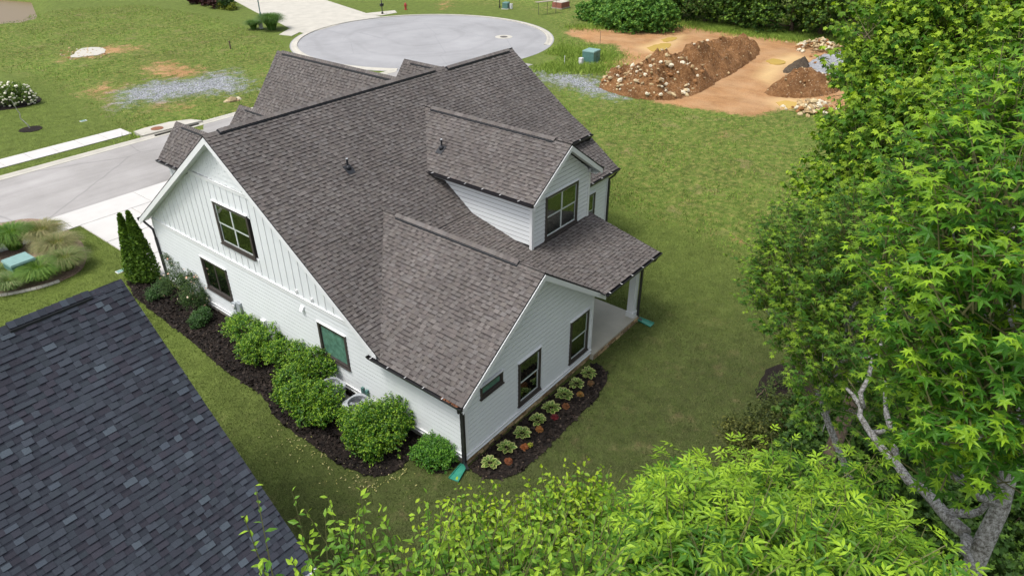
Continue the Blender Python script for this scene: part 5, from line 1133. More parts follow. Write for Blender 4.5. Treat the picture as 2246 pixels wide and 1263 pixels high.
for lb, cx, cy, wx, wy, hh, n, sd_ in (('pale rock pile at the far right of the bare lot', 1795, 108, 2.6, 2.2, 1.0, 150, 41), ('pale rock pile at the near edge of the bare lot', 1785, 238, 1.9, 1.5, .6, 110, 43)):
    r = np.random.default_rng(sd_); c = gp(cx, cy); t = thing('rock_pile', lb, 'rock pile', (c[0], c[1], 0)); q = r.normal(0, .45, (n, 2)); z = hh*np.exp(-(q**2).sum(1)*1.6)*r.uniform(.3, 1, n); rocks(t, np.c_[c[0]+q[:, 0]*wx, c[1]+q[:, 1]*wy, z+.04], r.uniform(.14, .34, n), sd_)
# puddles
n_ = N('mud_water'); n_.done((.52, .36, .10), .2, .4); n_ = N('pale_water'); n_.bump(n_.noise(8, 4), .15, .02); n_.done((.48, .45, .38), .35, .5)
for q, mt in (([(1418, 104), (1440, 98), (1478, 95), (1460, 112), (1430, 115)], 'mud_water'), ([(1675, 134), (1700, 128), (1730, 138), (1700, 145)], 'mud_water'), ([(1702, 222), (1735, 222), (1760, 230), (1745, 240), (1712, 238)], 'mud_water'), ([(1446, 88), (1470, 82), (1490, 84), (1462, 96)], 'mud_water'), ([(150, 126), (172, 110), (205, 103), (236, 109), (222, 122), (190, 124), (165, 128)], 'pale_water')):
    P = wavy(gpoly(q), .07, 2, 3); struct('puddle', mk('puddle', *prism(P, -.1, .045), m[mt]))
r = np.random.default_rng(17); t = thing('rubble_heap', 'scatter of white rubble beside the pale puddle', 'rubble', gp(145, 128)); Q = np.array([gp(x, y) for x, y in zip(r.uniform(133, 240, 60), r.uniform(106, 134, 60))]); rocks(t, Q+[0, 0, .03], r.uniform(.06, .16, 60), 17)
c = gp(512, 222); t = thing('stone_slab', 'flat pale stone slab in the weeds by the street', 'stone', c); rocks(t, [c+(0, 0, .05), c+(.5, .1, .03), c+(-.5, .1, .03), c+(.2, -.2, .04)], [.55, .4, .4, .3], 4)

# ------------------------------------------------------------------ small things round the street
def post(name, label, cat, c, h, r, mat, parts=()):
    t = thing(name, label, cat, (c[0], c[1], 0)); MB().tube([(c[0], c[1], -.2), (c[0], c[1], h)], r, 10).build('post', m[mat], t)
    for nm, mt, mbf in parts: mbf(MB()).build(nm, m[mt], t)
    return t
c = gp(572, 37); t = post('street_lamp', 'tall slim grey green street lamp pole beside the wide drive', 'lamp post', c, 4.6, .07, 'street_pole', [('base', 'street_pole', lambda b: b.tube([(c[0], c[1], 0), (c[0], c[1], .5)], [.14, .09], 12))]); MB().tube([(c[0], c[1], 4.6), (c[0], c[1], 4.75), (c[0], c[1], 5.05), (c[0], c[1], 5.2)], [.1, .16, .22, .04], 10).build('lantern', m['strap'], t)
c = gp(839, 32); post('mailbox', 'black mailbox on a post at the kerb of the circle', 'mailbox', c, 1.55, .06, 'dark_metal', [('box', 'dark_metal', lambda b: b.box(c[0]-.25, c[0]+.25, c[1]-.11, c[1]+.11, 1.0, 1.27)), ('bracket', 'dark_metal', lambda b: b.box(c[0]-.2, c[0]+.2, c[1]-.03, c[1]+.03, .92, 1.0)), ('base', 'dark_metal', lambda b: b.box(c[0]-.1, c[0]+.1, c[1]-.1, c[1]+.1, 0, .25)), ('finial', 'dark_metal', lambda b: b.tube([(c[0], c[1], 1.55), (c[0], c[1], 1.62), (c[0], c[1], 1.7)], [.05, .07, .01], 8))])
c = gp(506, 108); post('survey_post', 'short dark post standing in the weedy lot', 'post', c, .75, .07, 'bark_brown', [('cap', 'bark_brown', lambda b: b.box(c[0]-.08, c[0]+.08, c[1]-.08, c[1]+.08, .7, .78))])
c = gp(1238, 143); post('marker_stake', 'thin white marker stake near the right cabinet', 'stake', c, .75, .025, 'strap', [('tip', 'strap', lambda b: b.box(c[0]-.03, c[0]+.03, c[1]-.02, c[1]+.02, .7, .85))])
c = gp(1316, 96); post('marker_rod', 'thin dark rod leaning in the weeds beyond the right cabinet', 'rod', c, 1.2, .02, 'iron', [('flag', 'iron', lambda b: b.box(c[0], c[0]+.08, c[1]-.01, c[1]+.01, 1.1, 1.2))])
c = gp(1096, 18); post('sign_post', 'slim dark post cut by the top edge beyond the circle', 'post', c, 2.2, .06, 'dark_metal', [('collar', 'dark_metal', lambda b: b.tube([(c[0], c[1], 0), (c[0], c[1], .3)], .1, 8))])
c = gp(1296, 137); cabinet('transformer_box', 'green utility cabinet on its pad in the long grass by the circle', c, 1.35, 1.2, 1.15, .1)
c = gp(1110, 20); cabinet('small_cabinet', 'small dark green cabinet beyond the circle', c, .9, .7, .8, .3, 'box_green', 'box_green')
for (x, y, lb, h) in ((1274, 143, 'white utility pedestal beside the right cabinet', .65), (573, 63, 'white utility pedestal between the far grass clumps', .9), (1121, 20, 'white pedestal beside the small cabinet', .6)):
    c = gp(x, y); t = thing('utility_pedestal', lb, 'pedestal', (c[0], c[1], 0)); MB().box(c[0]-.16, c[0]+.16, c[1]-.16, c[1]+.16, -.05, h-.08).build('body', m['strap'], t); MB().box(c[0]-.18, c[0]+.18, c[1]-.18, c[1]+.18, h-.08, h).build('cap', m['strap'], t)
for (x, y, lb) in ((183, 266, 'small white valve cover in the mown lawn'), (266, 595, 'small green valve cover at the drive edge')):
    c = gp(x, y); t = thing('valve_cover', lb, 'valve cover', c); MB().box(c[0]-.22, c[0]+.22, c[1]-.15, c[1]+.15, -.03, .03).build('frame', m['strap'], t); MB().box(c[0]-.18, c[0]+.18, c[1]-.11, c[1]+.11, .03, .042).build('lid', m['box_green_top'], t)
c = gp(890, 22); t = thing('fire_hydrant', 'red fire hydrant in the grass beyond the circle', 'hydrant', (c[0], c[1], 0)); MB().tube([(c[0], c[1], -.05), (c[0], c[1], .08), (c[0], c[1], .081), (c[0], c[1], .62)], [.2, .2, .13, .13], 12).build('barrel', m['hydrant_red'], t); MB().tube([(c[0], c[1], .62), (c[0], c[1], .64), (c[0], c[1], .78), (c[0], c[1], .84), (c[0], c[1], .9)], [.17, .17, .12, .04, .035], 12).build('bonnet', m['hydrant_red'], t)
for d in ((1, 0), (-1, 0), (0, -1)): MB().tube([(c[0], c[1], .5), (c[0]+d[0]*.22, c[1]+d[1]*.22, .5)], .07, 10).build('nozzle', m['hydrant_red'], t)
# brick pallet and rack beyond the circle
c = gp(1230, 18); t = thing('brick_pallet', 'low stack of red bricks with a grey sheet on top', 'brick stack', (c[0], c[1], 0)); MB().box(c[0]-1.0, c[0]+1.0, c[1]-.8, c[1]+.8, 0, .14).build('pallet', m['pallet_wood'], t)
for k in range(3):
    for i in range(5):
        for j in range(2): MB().box(c[0]-.95+.38*i, c[0]-.95+.38*i+.36, c[1]-.75+.75*j, c[1]-.75+.75*j+.73, .15+.2*k, .15+.2*k+.19).build('brick', m['brick_red'], t)
MB().box(c[0]-.8, c[0]+.9, c[1]-.7, c[1]+.7, .76, .82).build('cover_sheet', m['concrete'], t)
c = gp(1190, 30); t = thing('work_rack', 'thin metal rack with a plank top in the grass', 'rack', (c[0], c[1], 0))
for dx, dy in ((-1.6, .6), (0, .1), (1.5, -.5)): MB().tube([(c[0]+dx*.8, c[1]+dy*.8-.8, -.1), (c[0]+dx*.8, c[1]+dy*.8-.8, 1.5)], .03, 6).build('leg', m['iron'], t)
MB().hexa([(c[0]-1.6, c[1]-.5, 1.5), (c[0]+1.5, c[1]-1.6, 1.5), (c[0]+1.6, c[1]-1.1, 1.5), (c[0]-1.5, c[1]+.1, 1.5), (c[0]-1.6, c[1]-.5, 1.56), (c[0]+1.5, c[1]-1.6, 1.56), (c[0]+1.6, c[1]-1.1, 1.56), (c[0]-1.5, c[1]+.1, 1.56)]).build('plank', m['pallet_wood'], t)
# far planting
grass_clump('fountain_grass', 'large far grass clump beside the white pedestal', gp(597, 66), 1.7, 1.8, 2400, g1, (.13, .22, .05), 330, 'far grass clumps by the wide drive', .03)
grass_clump('fountain_grass', 'smaller far grass clump left of the white pedestal', gp(557, 65), 1.0, 1.1, 1200, g1, (.13, .22, .05), 331, 'far grass clumps by the wide drive', .025)
bush('barberry', 'dark red shrub left at the top edge beside the lawn', lob((430, -6, .8, 1.3), (455, -2, .8, 1.2)), 110, .28, 41, 'quad', 'leaf_far', (.10, .03, .03), (.035, .012, .012), 'dark red shrubs by the wide drive')
bush('barberry', 'dark red shrub behind the yellow green one at the top edge', lob((475, 3, .8, 1.2), (470, -8, .9, 1.2)), 110, .28, 42, 'quad', 'leaf_far', (.10, .035, .03), (.035, .014, .012), 'dark red shrubs by the wide drive')
bush('yellow_shrub', 'low yellow green shrub at the edge of the wide drive', lob((490, 14, .35, .7), (508, 16, .35, .7)), 160, .2, 43, 'quad', 'leaf_far', (.28, .30, .03), (.14, .18, .02))
bush('clipped_shrub', 'rounded green shrub behind the yellow green one', lob((497, 3, .9, 1.1)), 130, .24, 44, 'quad', 'leaf_far', (.07, .14, .02), (.02, .06, .01))
wl = lob((18, 205, .9, .9), (45, 208, .8, .85), (62, 212, .6, .6), (-8, 210, .9, .9), (25, 218, .5, .7)); tw = bush('flowering_shrub', 'white flowering shrub in a mulch bed at the left edge', wl, 420, .14, 45, 'oval', 'leaf_far', (.22, .30, .04), (.06, .12, .015)); rng = np.random.default_rng(6)
for i in range(120):
    c, r = wl[rng.integers(0, 5)]; d = unit(rng.normal(size=3)+[-.2, -.4, .5]); o = obj('bloom', mk('bloom', IV*np.array([.11, .11, .08]), IF, m['petal_white']) if i == 0 else bl, tw); bl = o.data; o.location = Vector(np.asarray(c)+d*r*1.03); o.scale = [rng.uniform(.6, 1.15)]*3
c = gp(66, 282); t = thing('sapling', 'thin leaning sapling trunk in a small mulch ring', 'sapling', (c[0], c[1], 0)); tp = gp(66, 282)+np.array([-.35, .5, 2.1]); P = limb((c[0], c[1], -.1), tp, -.05, 7, np.random.default_rng(2)); MB().tube(P, np.linspace(.045, .015, 7), 7).build('trunk', m['bark_grey'], t)
B, D, L = shoots(np.random.default_rng(3), [(tp+(0, 0, .15), .35)], 150, length=(.1, .25)); crown(t, *on_shoots(np.random.default_rng(4), B, D, L, 4, .07, .02, (.12, .18, .03), (.05, .1, .015)), 'oval', 'leaf_far', 0, name='foliage')

# ------------------------------------------------------------------ trees: the far edge of the lot
def far_tree(label, c, h, r, n, seed, zlo=.08, new=(.10, .17, .02), old=(.025, .06, .008), group='trees at the far edge of the lot', size=.34, cat='tree', name='woodland_tree', kind='clump'):
    rng = np.random.default_rng(seed); k = 14; cl_ = []
    for i in range(k):
        a = rng.uniform(0, 6.283); q = rng.uniform(.1, .75); z = h*rng.uniform(zlo, .86); cl_.append((np.array([c[0]+math.cos(a)*q*r, c[1]+math.sin(a)*q*r, z]), r*rng.uniform(.38, .55)))
    return tree(name, label, cat, (c[0], c[1], 0), cl_, kind, 'leaf_far', dict(n_per=n/(k*(.46*r)**2)/6, length=(.25, .5), shell=.45, up=.5), dict(n=6, size=size, petiole=.05, tipcol=new, oldcol=old, start=.1, nup=.5, flat=.7, jit=.25), 'bark_brown', .22, (c[0], c[1], h*.8), 0, seed, group, twig_r=.012)
FT = [((1470, 40), 9, 3.6, 'slender tree behind the round mass of scrub'), ((1545, 50), 10, 4.2, 'dark leafy tree left of centre in the far tree line'), ((1610, 56), 9, 3.8, 'dense dark tree behind the top of the soil heap'), ((1670, 62), 11, 4.2, 'broad green tree above the bare lot'), ((1735, 68), 10, 4.4, 'shaded tree above the right end of the bare lot'), ((1800, 76), 11, 4.4, 'dark tree at the right of the far tree line'), ((1580, 22), 13, 5, 'tall tree in the second row, left'), ((1690, 26), 13, 5, 'tall tree in the second row, middle'), ((1800, 32), 13, 5, 'tall tree in the second row, right'), ((1860, 90), 10, 4.2, 'tree where the far tree line meets the near foliage')]
for i, ((x, y), h, r, lb) in enumerate(FT): far_tree(lb, gp(x, y), h, r, 8500, 60+i, new=((.21, .36, .04), (.16, .29, .035), (.24, .37, .04))[i % 3], old=(.035, .09, .011), size=(.36, .3, .4)[i % 3])
sc_ = lob((1330, 28, 1.0, 2.6), (1370, 28, 1.6, 3.0), (1415, 32, 1.6, 3.0), (1390, 48, 1.0, 2.5), (1440, 45, 1.1, 2.4), (1340, 48, .6, 2.0), (1300, 30, .7, 2.0))
bush('scrub_mound', 'large rounded mass of bright green scrub beyond the circle', sc_, 85, .3, 71, 'clump', 'leaf_far', (.26, .44, .07), (.07, .19, .03), cat='scrub', shell=.7)
# woods behind the near trees, right side
WT = [(2060, 60, 27, 2.2, 13, 'shaded tree deep behind the maple, left one'), (2130, 40, 25, 2.4, 14, 'shaded tree deep behind the maple at the top edge'), (2200, 90, 23, 2.6, 14, 'shaded tree at the top right corner of the photo'), (2010, 10, 38, 2.6, 13, 'tree glimpsed at the top between maple and far tree line'), (2240, 200, 20, 2.0, 13, 'shaded tree at the right edge above the star leaved tree')]
for i, (x, y, d, r, h, lb) in enumerate(WT): q = pd(x, y, d); far_tree(lb, q, q[2]+2.5, r*1.25, 7000, 80+i, .4, (.20, .32, .03), (.04, .10, .010), 'woods behind the near trees', .24, kind='clump')
# ------------------------------------------------------------------ trees: near
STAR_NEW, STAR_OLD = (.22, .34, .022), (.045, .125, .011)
c2 = cl((1760, 520, 12.5, .62), (1725, 590, 12.5, .55), (1690, 648, 12.6, .42), (1800, 610, 12, .85), (1900, 575, 11, .85), (1775, 715, 12, .75), (1870, 700, 11, .85), (1930, 490, 10.5, .6), (1800, 800, 12.3, .42), (1845, 815, 11, .65), (1930, 780, 10, .55), (1990, 560, 9.5, .45), (1850, 900, 11.5, .6))
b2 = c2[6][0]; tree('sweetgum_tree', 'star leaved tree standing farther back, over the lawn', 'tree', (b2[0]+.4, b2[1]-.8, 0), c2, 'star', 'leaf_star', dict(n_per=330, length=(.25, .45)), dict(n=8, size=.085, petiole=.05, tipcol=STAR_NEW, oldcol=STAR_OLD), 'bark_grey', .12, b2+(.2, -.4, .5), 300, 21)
c3 = cl((1925, 80, 15.5, .6), (1940, 170, 15, .7), (1950, 280, 14, .8), (1890, 300, 14.5, .5), (1830, 345, 14.5, .34), (2020, 190, 15, 1.0), (2080, 90, 16, 1.1), (2190, 170, 15, 1.1), (1990, 340, 13, .9), (1860, 420, 13.5, .55), (1910, 465, 13, .7), (2070, 300, 13, .9), (1800, 470, 13.5, .4), (2190, 50, 18, 1.4), (2000, 60, 17, .9), (1770, 420, 14.3, .22))
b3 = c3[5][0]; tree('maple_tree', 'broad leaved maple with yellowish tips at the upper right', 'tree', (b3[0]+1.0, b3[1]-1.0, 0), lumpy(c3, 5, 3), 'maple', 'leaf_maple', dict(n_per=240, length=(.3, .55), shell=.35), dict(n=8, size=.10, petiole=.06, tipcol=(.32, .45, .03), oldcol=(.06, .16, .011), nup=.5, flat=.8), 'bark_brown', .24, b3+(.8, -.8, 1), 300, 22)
# the near sweetgum with its lichened grey limb
F1 = pd(2150, 1205, 7.6); L1 = [pd(x, y, d) for x, y, d in ((2140, 1195, 7.6), (2075, 1120, 7.9), (2010, 1065, 8.2), (1950, 1000, 8.5), (1905, 940, 8.8), (1882, 902, 9.0), (1868, 870, 9.1), (1845, 838, 9.2))]
L2 = [pd(x, y, d) for x, y, d in ((1886, 905, 9.0), (1905, 850, 9.05), (1925, 770, 9.1), (1935, 715, 9.1), (1944, 650, 9.15), (1952, 605, 9.2))]; L3 = [pd(x, y, d) for x, y, d in ((1905, 950, 8.8), (1935, 945, 8.7), (1975, 922, 8.6))]; L4 = [pd(x, y, d) for x, y, d in ((2120, 1175, 7.6), (2112, 1195, 7.4), (2130, 1235, 7.2), (2155, 1262, 7.1))]; L5 = [pd(x, y, d) for x, y, d in ((2060, 1125, 7.95), (2110, 1128, 7.8), (2165, 1120, 7.8), (2200, 1050, 7.7))]; L6 = [pd(x, y, d) for x, y, d in ((1980, 1030, 8.4), (1950, 920, 8.5), (1942, 880, 8.5), (1945, 830, 8.6))]; L7 = [pd(x, y, d) for x, y, d in ((1935, 715, 9.1), (1965, 745, 9.0), (1975, 740, 9.0))]
def zig(P, s=.03, seed=0): P = smooth_poly(np.array(P), 1, False); return P+np.random.default_rng(seed).normal(0, s, P.shape)
trunk1 = [np.array([F1[0]+.15, F1[1]-.3, -.2]), F1*.5+np.array([F1[0]+.12, F1[1]-.25, 0])*.5, F1+np.array([.03, -.05, -1.0]), F1, pd(2195, 1110, 7.5), pd(2230, 960, 7.2), pd(2225, 760, 6.8), pd(2200, 560, 6.6), pd(2170, 380, 6.6)]
c1 = cl((2200, 330, 6.2, .5), (2105, 400, 6.6, .45), (2225, 500, 5.2, .42), (2110, 560, 5.8, .45), (2215, 700, 5.2, .45), (2090, 720, 5.8, .42), (2030, 560, 6.8, .42), (2030, 820, 6.4, .32), (2150, 850, 5.6, .42), (2240, 930, 5.4, .38), (2130, 980, 6.0, .34), (2040, 920, 6.8, .26), (2020, 470, 7.2, .4), (2060, 1010, 6.6, .22), (2235, 250, 6.8, .35))
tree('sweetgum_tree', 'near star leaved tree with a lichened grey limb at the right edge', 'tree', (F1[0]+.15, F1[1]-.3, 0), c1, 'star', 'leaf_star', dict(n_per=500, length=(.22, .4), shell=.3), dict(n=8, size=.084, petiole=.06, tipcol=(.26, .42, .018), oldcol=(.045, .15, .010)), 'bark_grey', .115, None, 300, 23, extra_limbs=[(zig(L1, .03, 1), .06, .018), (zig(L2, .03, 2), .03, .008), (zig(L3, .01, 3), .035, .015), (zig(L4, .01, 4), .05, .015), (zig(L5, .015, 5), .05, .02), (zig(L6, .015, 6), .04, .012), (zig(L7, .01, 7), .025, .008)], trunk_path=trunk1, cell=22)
# ash and elm tops under the camera
c5 = cl((1500, 1090, 6.2, .15), (1430, 1185, 5.6, .18), (1560, 1170, 5.4, .28), (1640, 1110, 6, .22), (1740, 1100, 6.4, .24), (1640, 1260, 4.8, .3), (1800, 1185, 5.8, .26), (1880, 1220, 5.4, .24), (1510, 1270, 4.7, .28), (1760, 1290, 4.7, .3), (1860, 1080, 6.8, .14), (1960, 1280, 5.2, .16), (1400, 1270, 4.8, .2), (1590, 1320, 4.4, .28), (1880, 1310, 4.8, .24))
b5 = pd(1650, 1200, 6.2); tree('ash_tree', 'bright green ash with pointed leaflets at the bottom of the photo', 'tree', (b5[0], b5[1]-.3, 0), c5, 'ash', 'leaf_ash', dict(n_per=900, length=(.2, .4), shell=.25), dict(n=6, size=.22, petiole=.02, tipcol=(.29, .45, .026), oldcol=(.05, .15, .011), droop=.25, start=.3, nup=.8, flat=.55), 'bark_brown', .18, b5, 300, 25, cell=26)
c6 = cl((760, 1265, 4.2, .08), (705, 1300, 4.0, .07), (875, 1260, 4.2, .08), (945, 1250, 4.3, .07), (1000, 1325, 4.0, .15), (1110, 1325, 4.0, .18), (1210, 1325, 4.0, .18), (1310, 1325, 4.1, .16), (810, 1345, 3.8, .13), (905, 1345, 3.8, .14), (605, 1325, 3.9, .04), (1290, 1275, 4.5, .1), (735, 1355, 3.8, .1))
b6 = pd(1050, 1262, 4.6); tree('elm_tree', 'elm with upright leafy shoots at the bottom edge of the photo', 'tree', (b6[0], b6[1]-.3, 0), c6, 'lance', 'leaf_elm', dict(n_per=1350, length=(.16, .60), up=1.9, rand=.28, shell=.1), dict(n=13, size=.068, petiole=.004, tipcol=(.30, .45, .03), oldcol=(.08, .20, .017), droop=-.1, start=.02, nup=.55, flat=.6), 'bark_brown', .15, b6, 300, 26, cell=18, twig_r=.004)
c7 = cl((1000, 1178, 7.6, .14), (1060, 1173, 7.6, .2), (1130, 1208, 7.4, .24), (1210, 1123, 7.8, .16), (1275, 1113, 7.8, .18), (1335, 1148, 7.6, .16), (1250, 1188, 7.4, .26), (1330, 1208, 7.2, .24), (1180, 1228, 7.0, .26), (1050, 1238, 7.0, .24), (970, 1238, 7.2, .16))
b7 = pd(1180, 1220, 7.8); tree('hackberry_tree', 'yellow green drooping leaved tree behind the bottom edge shoots', 'tree', (b7[0], b7[1]-.3, 0), c7, 'oval', 'leaf_elm', dict(n_per=1200, length=(.25, .5), up=1.3, rand=.3, shell=.15), dict(n=11, size=.085, petiole=.006, tipcol=(.34, .46, .02), oldcol=(.10, .23, .018), droop=.7, start=.05, nup=.4, flat=.9), 'bark_brown', .14, b7, 300, 27, cell=14)
# undergrowth along the property line
UB = [((1650, 985), 1.0, 'feathery olive cedar at the edge of the back lawn', 'lance', .10, (.17, .18, .035), (.05, .065, .012), 1.05), ((1700, 940), 1.3, 'dark cedar behind the olive one, by the small mulch bed', 'lance', .10, (.12, .15, .03), (.035, .055, .01), 1.1)]
for i, ((x, y), z, lb, kd, s_, nw, ol, rd) in enumerate(UB): c = gp(x, y, z); bush('cedar_shrub', lb, [(c, rd), (c+(.5, -.6, .4), rd*.8), (c+(-.3, -.5, -.3), rd*.8)], 800, s_*1.3, 90+i, kd, 'leaf_far', nw, ol, cat='cedar', spread=.7, shell=.35)
for i, (x, y, z, r, lb) in enumerate([(1790, 960, 2.2, 1.3, 'leafy undergrowth right of the cedars'), (1880, 1010, 2.5, 1.4, 'leafy undergrowth below the lichened limb'), (1980, 1110, 2.5, 1.5, 'dark undergrowth left of the forked trunk'), (2080, 1000, 2.5, 1.6, 'dark undergrowth behind the forked trunk'), (2210, 1120, 2.5, 1.6, 'dark undergrowth right of the forked trunk'), (2120, 1240, 2.0, 1.5, 'dark undergrowth below the forked trunk'), (1800, 1080, 2.0, 1.3, 'undergrowth behind the ash foliage'), (2200, 900, 3, 1.8, 'undergrowth behind the near star leaves'), (2000, 800, 4, 1.8, 'undergrowth between the two star leaved trees')]):
    c = gp(x, y, z); bush('understory_shrub', lb, [(c, r), (c+(.6, -.7, -.5), r*.9), (c+(-.7, .1, -.6), r*.8), (c+(.2, .3, .6), r*.7)], 110, .17, 110+i, ('ash' if False else 'clump'), 'leaf_far', (.10, .19, .02), (.025, .065, .008), cat='undergrowth', group='undergrowth along the property line', spread=.5, shell=.4)
for i, (x, y, lb) in enumerate([(1705, 835, 'small pale green shrub in the right mulch bed'), (1680, 858, 'small dark tuft in the right mulch bed')]): bush('small_shrub', lb, lob((x, y, .25, .32)), 900, .06, 130+i, 'oval', 'leaf_far', (.14, .2, .04), (.04, .08, .015))

# ------------------------------------------------------------------ grass and litter
def blades(name, label, P, h, wd, cols, seed, jitter=.5):
    rng = np.random.default_rng(seed); n = len(P); a = rng.uniform(0, 6.283, n); hh = h*rng.uniform(.5, 1.3, n); lean = rng.normal(0, jitter, (n, 2))*hh[:, None]; s_ = np.stack([np.cos(a), np.sin(a)], 1)*(wd*rng.uniform(.6, 1.3, n))[:, None]; z0 = np.full(n, -.012)
    V = np.stack([np.c_[P-s_, z0], np.c_[P+s_, z0], np.c_[P+lean, hh]], 1); o = obj(name, mk(name, V.reshape(-1, 3), np.arange(3*n).reshape(-1, 3), m['grass_col'], vcol=np.repeat(cols, 3, 0))); o['kind'] = 'stuff'; o['label'] = label; o['category'] = 'grass'; return o
def hard(P):
    """places where no grass grows"""
    b = ((P[:, 0] > -.05) & (P[:, 0] < 16) & (P[:, 1] > 4.9) & (P[:, 1] < 21)) | ((P[:, 0] > -.1) & (P[:, 0] < 10.6) & (P[:, 1] > -.2) & (P[:, 1] < 6)) | ((P[:, 0] < -6.7) & (P[:, 1] > -1) & (P[:, 1] < 10)) | ((P[:, 1] > 28.55) & (P[:, 1] < 37.95)) & (P[:, 0] < 46) & ~((P[:, 1] < 29.1) & (P[:, 0] < -1.1)) | (np.hypot(*(P-CC).T) < CRAD+.55) | inpoly(P, DRIVE) | ((P[:, 1] > 27.15) & (P[:, 1] < 28.55) & (P[:, 0] < 0)) | ((P[:, 1] > 39.45) & (P[:, 1] < 41.25) & (P[:, 0] < 9)) | inpoly(P, FD) | inpoly(P, INL)
    for q in BEDS: b |= inpoly(P, q)
    return b
def visible(P):
    x, y, z = proj(np.c_[P, np.zeros(len(P))]); return (x > -40) & (x < PW+40) & (y > -40) & (y < PH+40) & (z > 0)
rng = np.random.default_rng(77)
P = np.concatenate([np.c_[rng.uniform(-8, 24, 500000), rng.uniform(-12, 20, 500000)], np.c_[rng.uniform(-14, 2, 90000), rng.uniform(14, 29.2, 90000)], np.c_[rng.uniform(-12, 24, 140000), rng.uniform(38, 62, 140000)]]); P = P[visible(P)]; P = P[~hard(P)]
d, g_, l_, w_, wo_ = masks(P); keep = (rng.random(len(P)) > np.maximum(d, g_)*1.4) & (rng.random(len(P)) > l_*.7); P, wo_ = P[keep], wo_[keep]
f = rng.random((len(P), 1)); big = np.array([mnoise.noise(Vector((p[0]*.35, p[1]*.35, 1)))+.8*mnoise.noise(Vector((p[0]*1.3, p[1]*1.3, 6))) for p in P[:]])[:, None]*.42
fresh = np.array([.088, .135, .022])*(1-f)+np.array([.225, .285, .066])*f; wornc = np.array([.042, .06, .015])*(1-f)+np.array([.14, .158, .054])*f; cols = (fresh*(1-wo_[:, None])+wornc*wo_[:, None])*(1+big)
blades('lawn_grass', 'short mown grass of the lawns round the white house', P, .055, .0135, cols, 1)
P = np.concatenate([np.c_[rng.uniform(8, 75, 190000), rng.uniform(-12, 34, 190000)], np.c_[rng.uniform(-5, 60, 150000), rng.uniform(38, 95, 150000)]]); P = P[visible(P)]; P = P[~hard(P)]; d, g_, l_, w_, wo_ = masks(P); nz = np.array([mnoise.noise(Vector((p[0]*.5, p[1]*.5, 5)))+.6*mnoise.noise(Vector((p[0]*1.8, p[1]*1.8, 2))) for p in P])
keep = (rng.random(len(P)) > np.maximum(d*1.6, g_*1.1)) & (l_ > .3) & (rng.random(len(P)) < .55+.7*nz); P, nz = P[keep], nz[keep]; f = rng.random((len(P), 1)); cols = np.array([.065, .13, .016])*(1-f)+np.array([.21, .31, .05])*f; cols *= (1+.6*nz[:, None]); dry = rng.random(len(P)) < .12; cols[dry] = np.array([.26, .2, .08])
blades('weedy_grass', 'rough uneven grass and weeds of the empty lots', P, .12, .026, cols, 2)
# taller weeds along the far tree line, at the lot edges and by the cabinet
W_ = []
for (x0, y0), (x1, y1), n, s_ in (((1490, 52), (1860, 98), 9000, 1.3), ((1200, 150), (1340, 150), 5000, 1.2), ((1215, 110), (1330, 130), 6000, 1.5), ((1560, 62), (1760, 88), 5000, .9), ((1260, 62), (1480, 60), 4000, .9), ((330, 300), (600, 255), 5000, .9)):
    t_ = rng.random((n, 1)); W_.append(gp(x0, y0)[:2]*(1-t_)+gp(x1, y1)[:2]*t_+rng.normal(0, s_, (n, 2)))
P = np.concatenate(W_); P = P[~hard(P)]; f = rng.random((len(P), 1)); blades('tall_weeds', 'taller weeds along the lot edges and the far tree line', P, .32, .03, np.array([.10, .19, .02])*(1-f)+np.array([.30, .40, .07])*f, 3, .45)
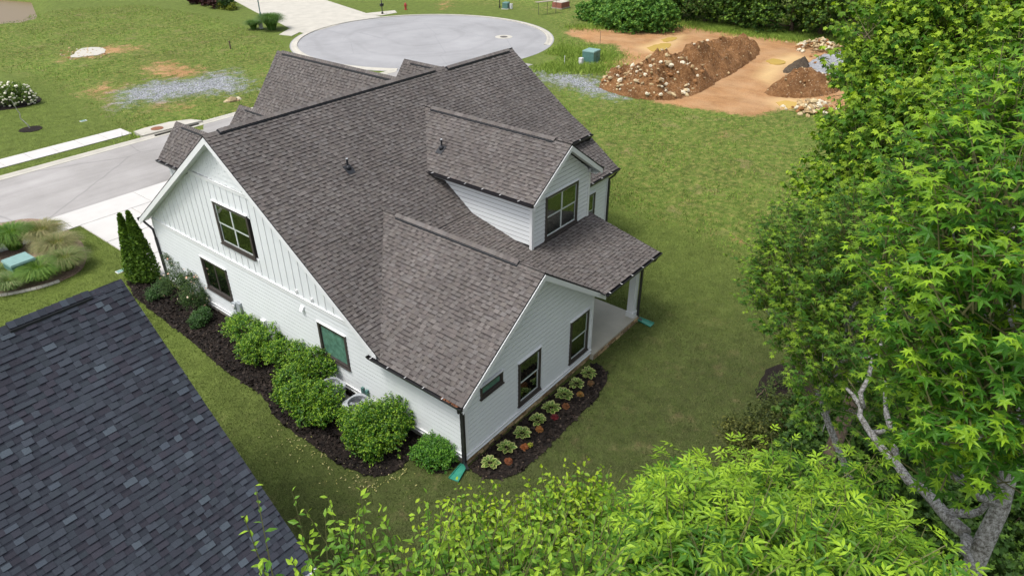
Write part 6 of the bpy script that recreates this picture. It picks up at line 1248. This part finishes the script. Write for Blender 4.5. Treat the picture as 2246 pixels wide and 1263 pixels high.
# weeds sprouting on the soil heap
def specks(name, label, P, s_, cols, seed):
    rng = np.random.default_rng(seed); n = len(P); nr = unit(rng.normal(0, .5, (n, 3))+[0, 0, 1.]); R = orient(rng.normal(size=(n, 3)), nr); V, F = leaf_batch(np.c_[P, rng.uniform(.02, .06, n)], R, s_*rng.uniform(.6, 1.3, n), TEMPL['lance']); o = obj(name, mk(name, V, F, m['grass_col'], vcol=np.repeat(cols, len(TEMPL['lance'][0]), 0))); o['kind'] = 'stuff'; o['label'] = label; o['category'] = 'leaves'; return o
path = smooth_poly(gpoly([(600, 930), (640, 965), (700, 1005), (760, 1045), (820, 1068), (870, 1055), (905, 1015)]), 2, False); t_ = rng.integers(0, len(path), 210); P = path[t_]+rng.normal(0, .28, (210, 2))*rng.choice([.5, 1, 1.6], (210, 1)); f = rng.random((210, 1))
specks('fallen_leaves', 'pale fallen leaves scattered along the edge of the side bed', P, .075, np.array([.30, .30, .08])*(1-f)+np.array([.45, .40, .20])*f, 4)
P = np.concatenate([p_[rng.integers(0, len(p_), 200)]+rng.normal(0, .5, (200, 2)) for p_ in (BED_A, BED_B)]); P = P[hard(P) & ~((P[:, 0] > 0) & (P[:, 1] > 0))]; f = rng.random((len(P), 1)); specks('mulch_chips', 'pale chips and leaf scraps lying on the dark mulch', P, .05, np.array([.12, .08, .05])*(1-f)+np.array([.35, .27, .18])*f, 5)
n_chip = 26000; P = np.concatenate([np.c_[rng.uniform(-4, .1, n_chip), rng.uniform(0, 19.5, n_chip)], np.c_[rng.uniform(-1, 9, 12000), rng.uniform(-4, 0, 12000)]]); P = P[inpoly(P, BED_A) | inpoly(P, BED_B)]; f = rng.random((len(P), 1))**3
nr = unit(rng.normal(0, .5, (len(P), 3))+[0, 0, 1.]); R = orient(rng.normal(size=(len(P), 3)), nr); V, F = leaf_batch(np.c_[P, rng.uniform(.03, .05, len(P))], R, rng.uniform(.05, .12, len(P)), TEMPL['quad']); o = obj('bark_mulch', mk('bark_mulch', V*np.array([1, 1, 1]), F, m['grass_col'], vcol=np.repeat(np.array([.009, .007, .006])*(1-f)+np.array([.06, .045, .035])*f, 4, 0))); o['kind'] = 'stuff'; o['label'] = 'dark shredded bark mulch of the beds'; o['category'] = 'mulch'
# bookkeeping keys used while building are not part of the scene
for o in ROOTS: del o['_base']
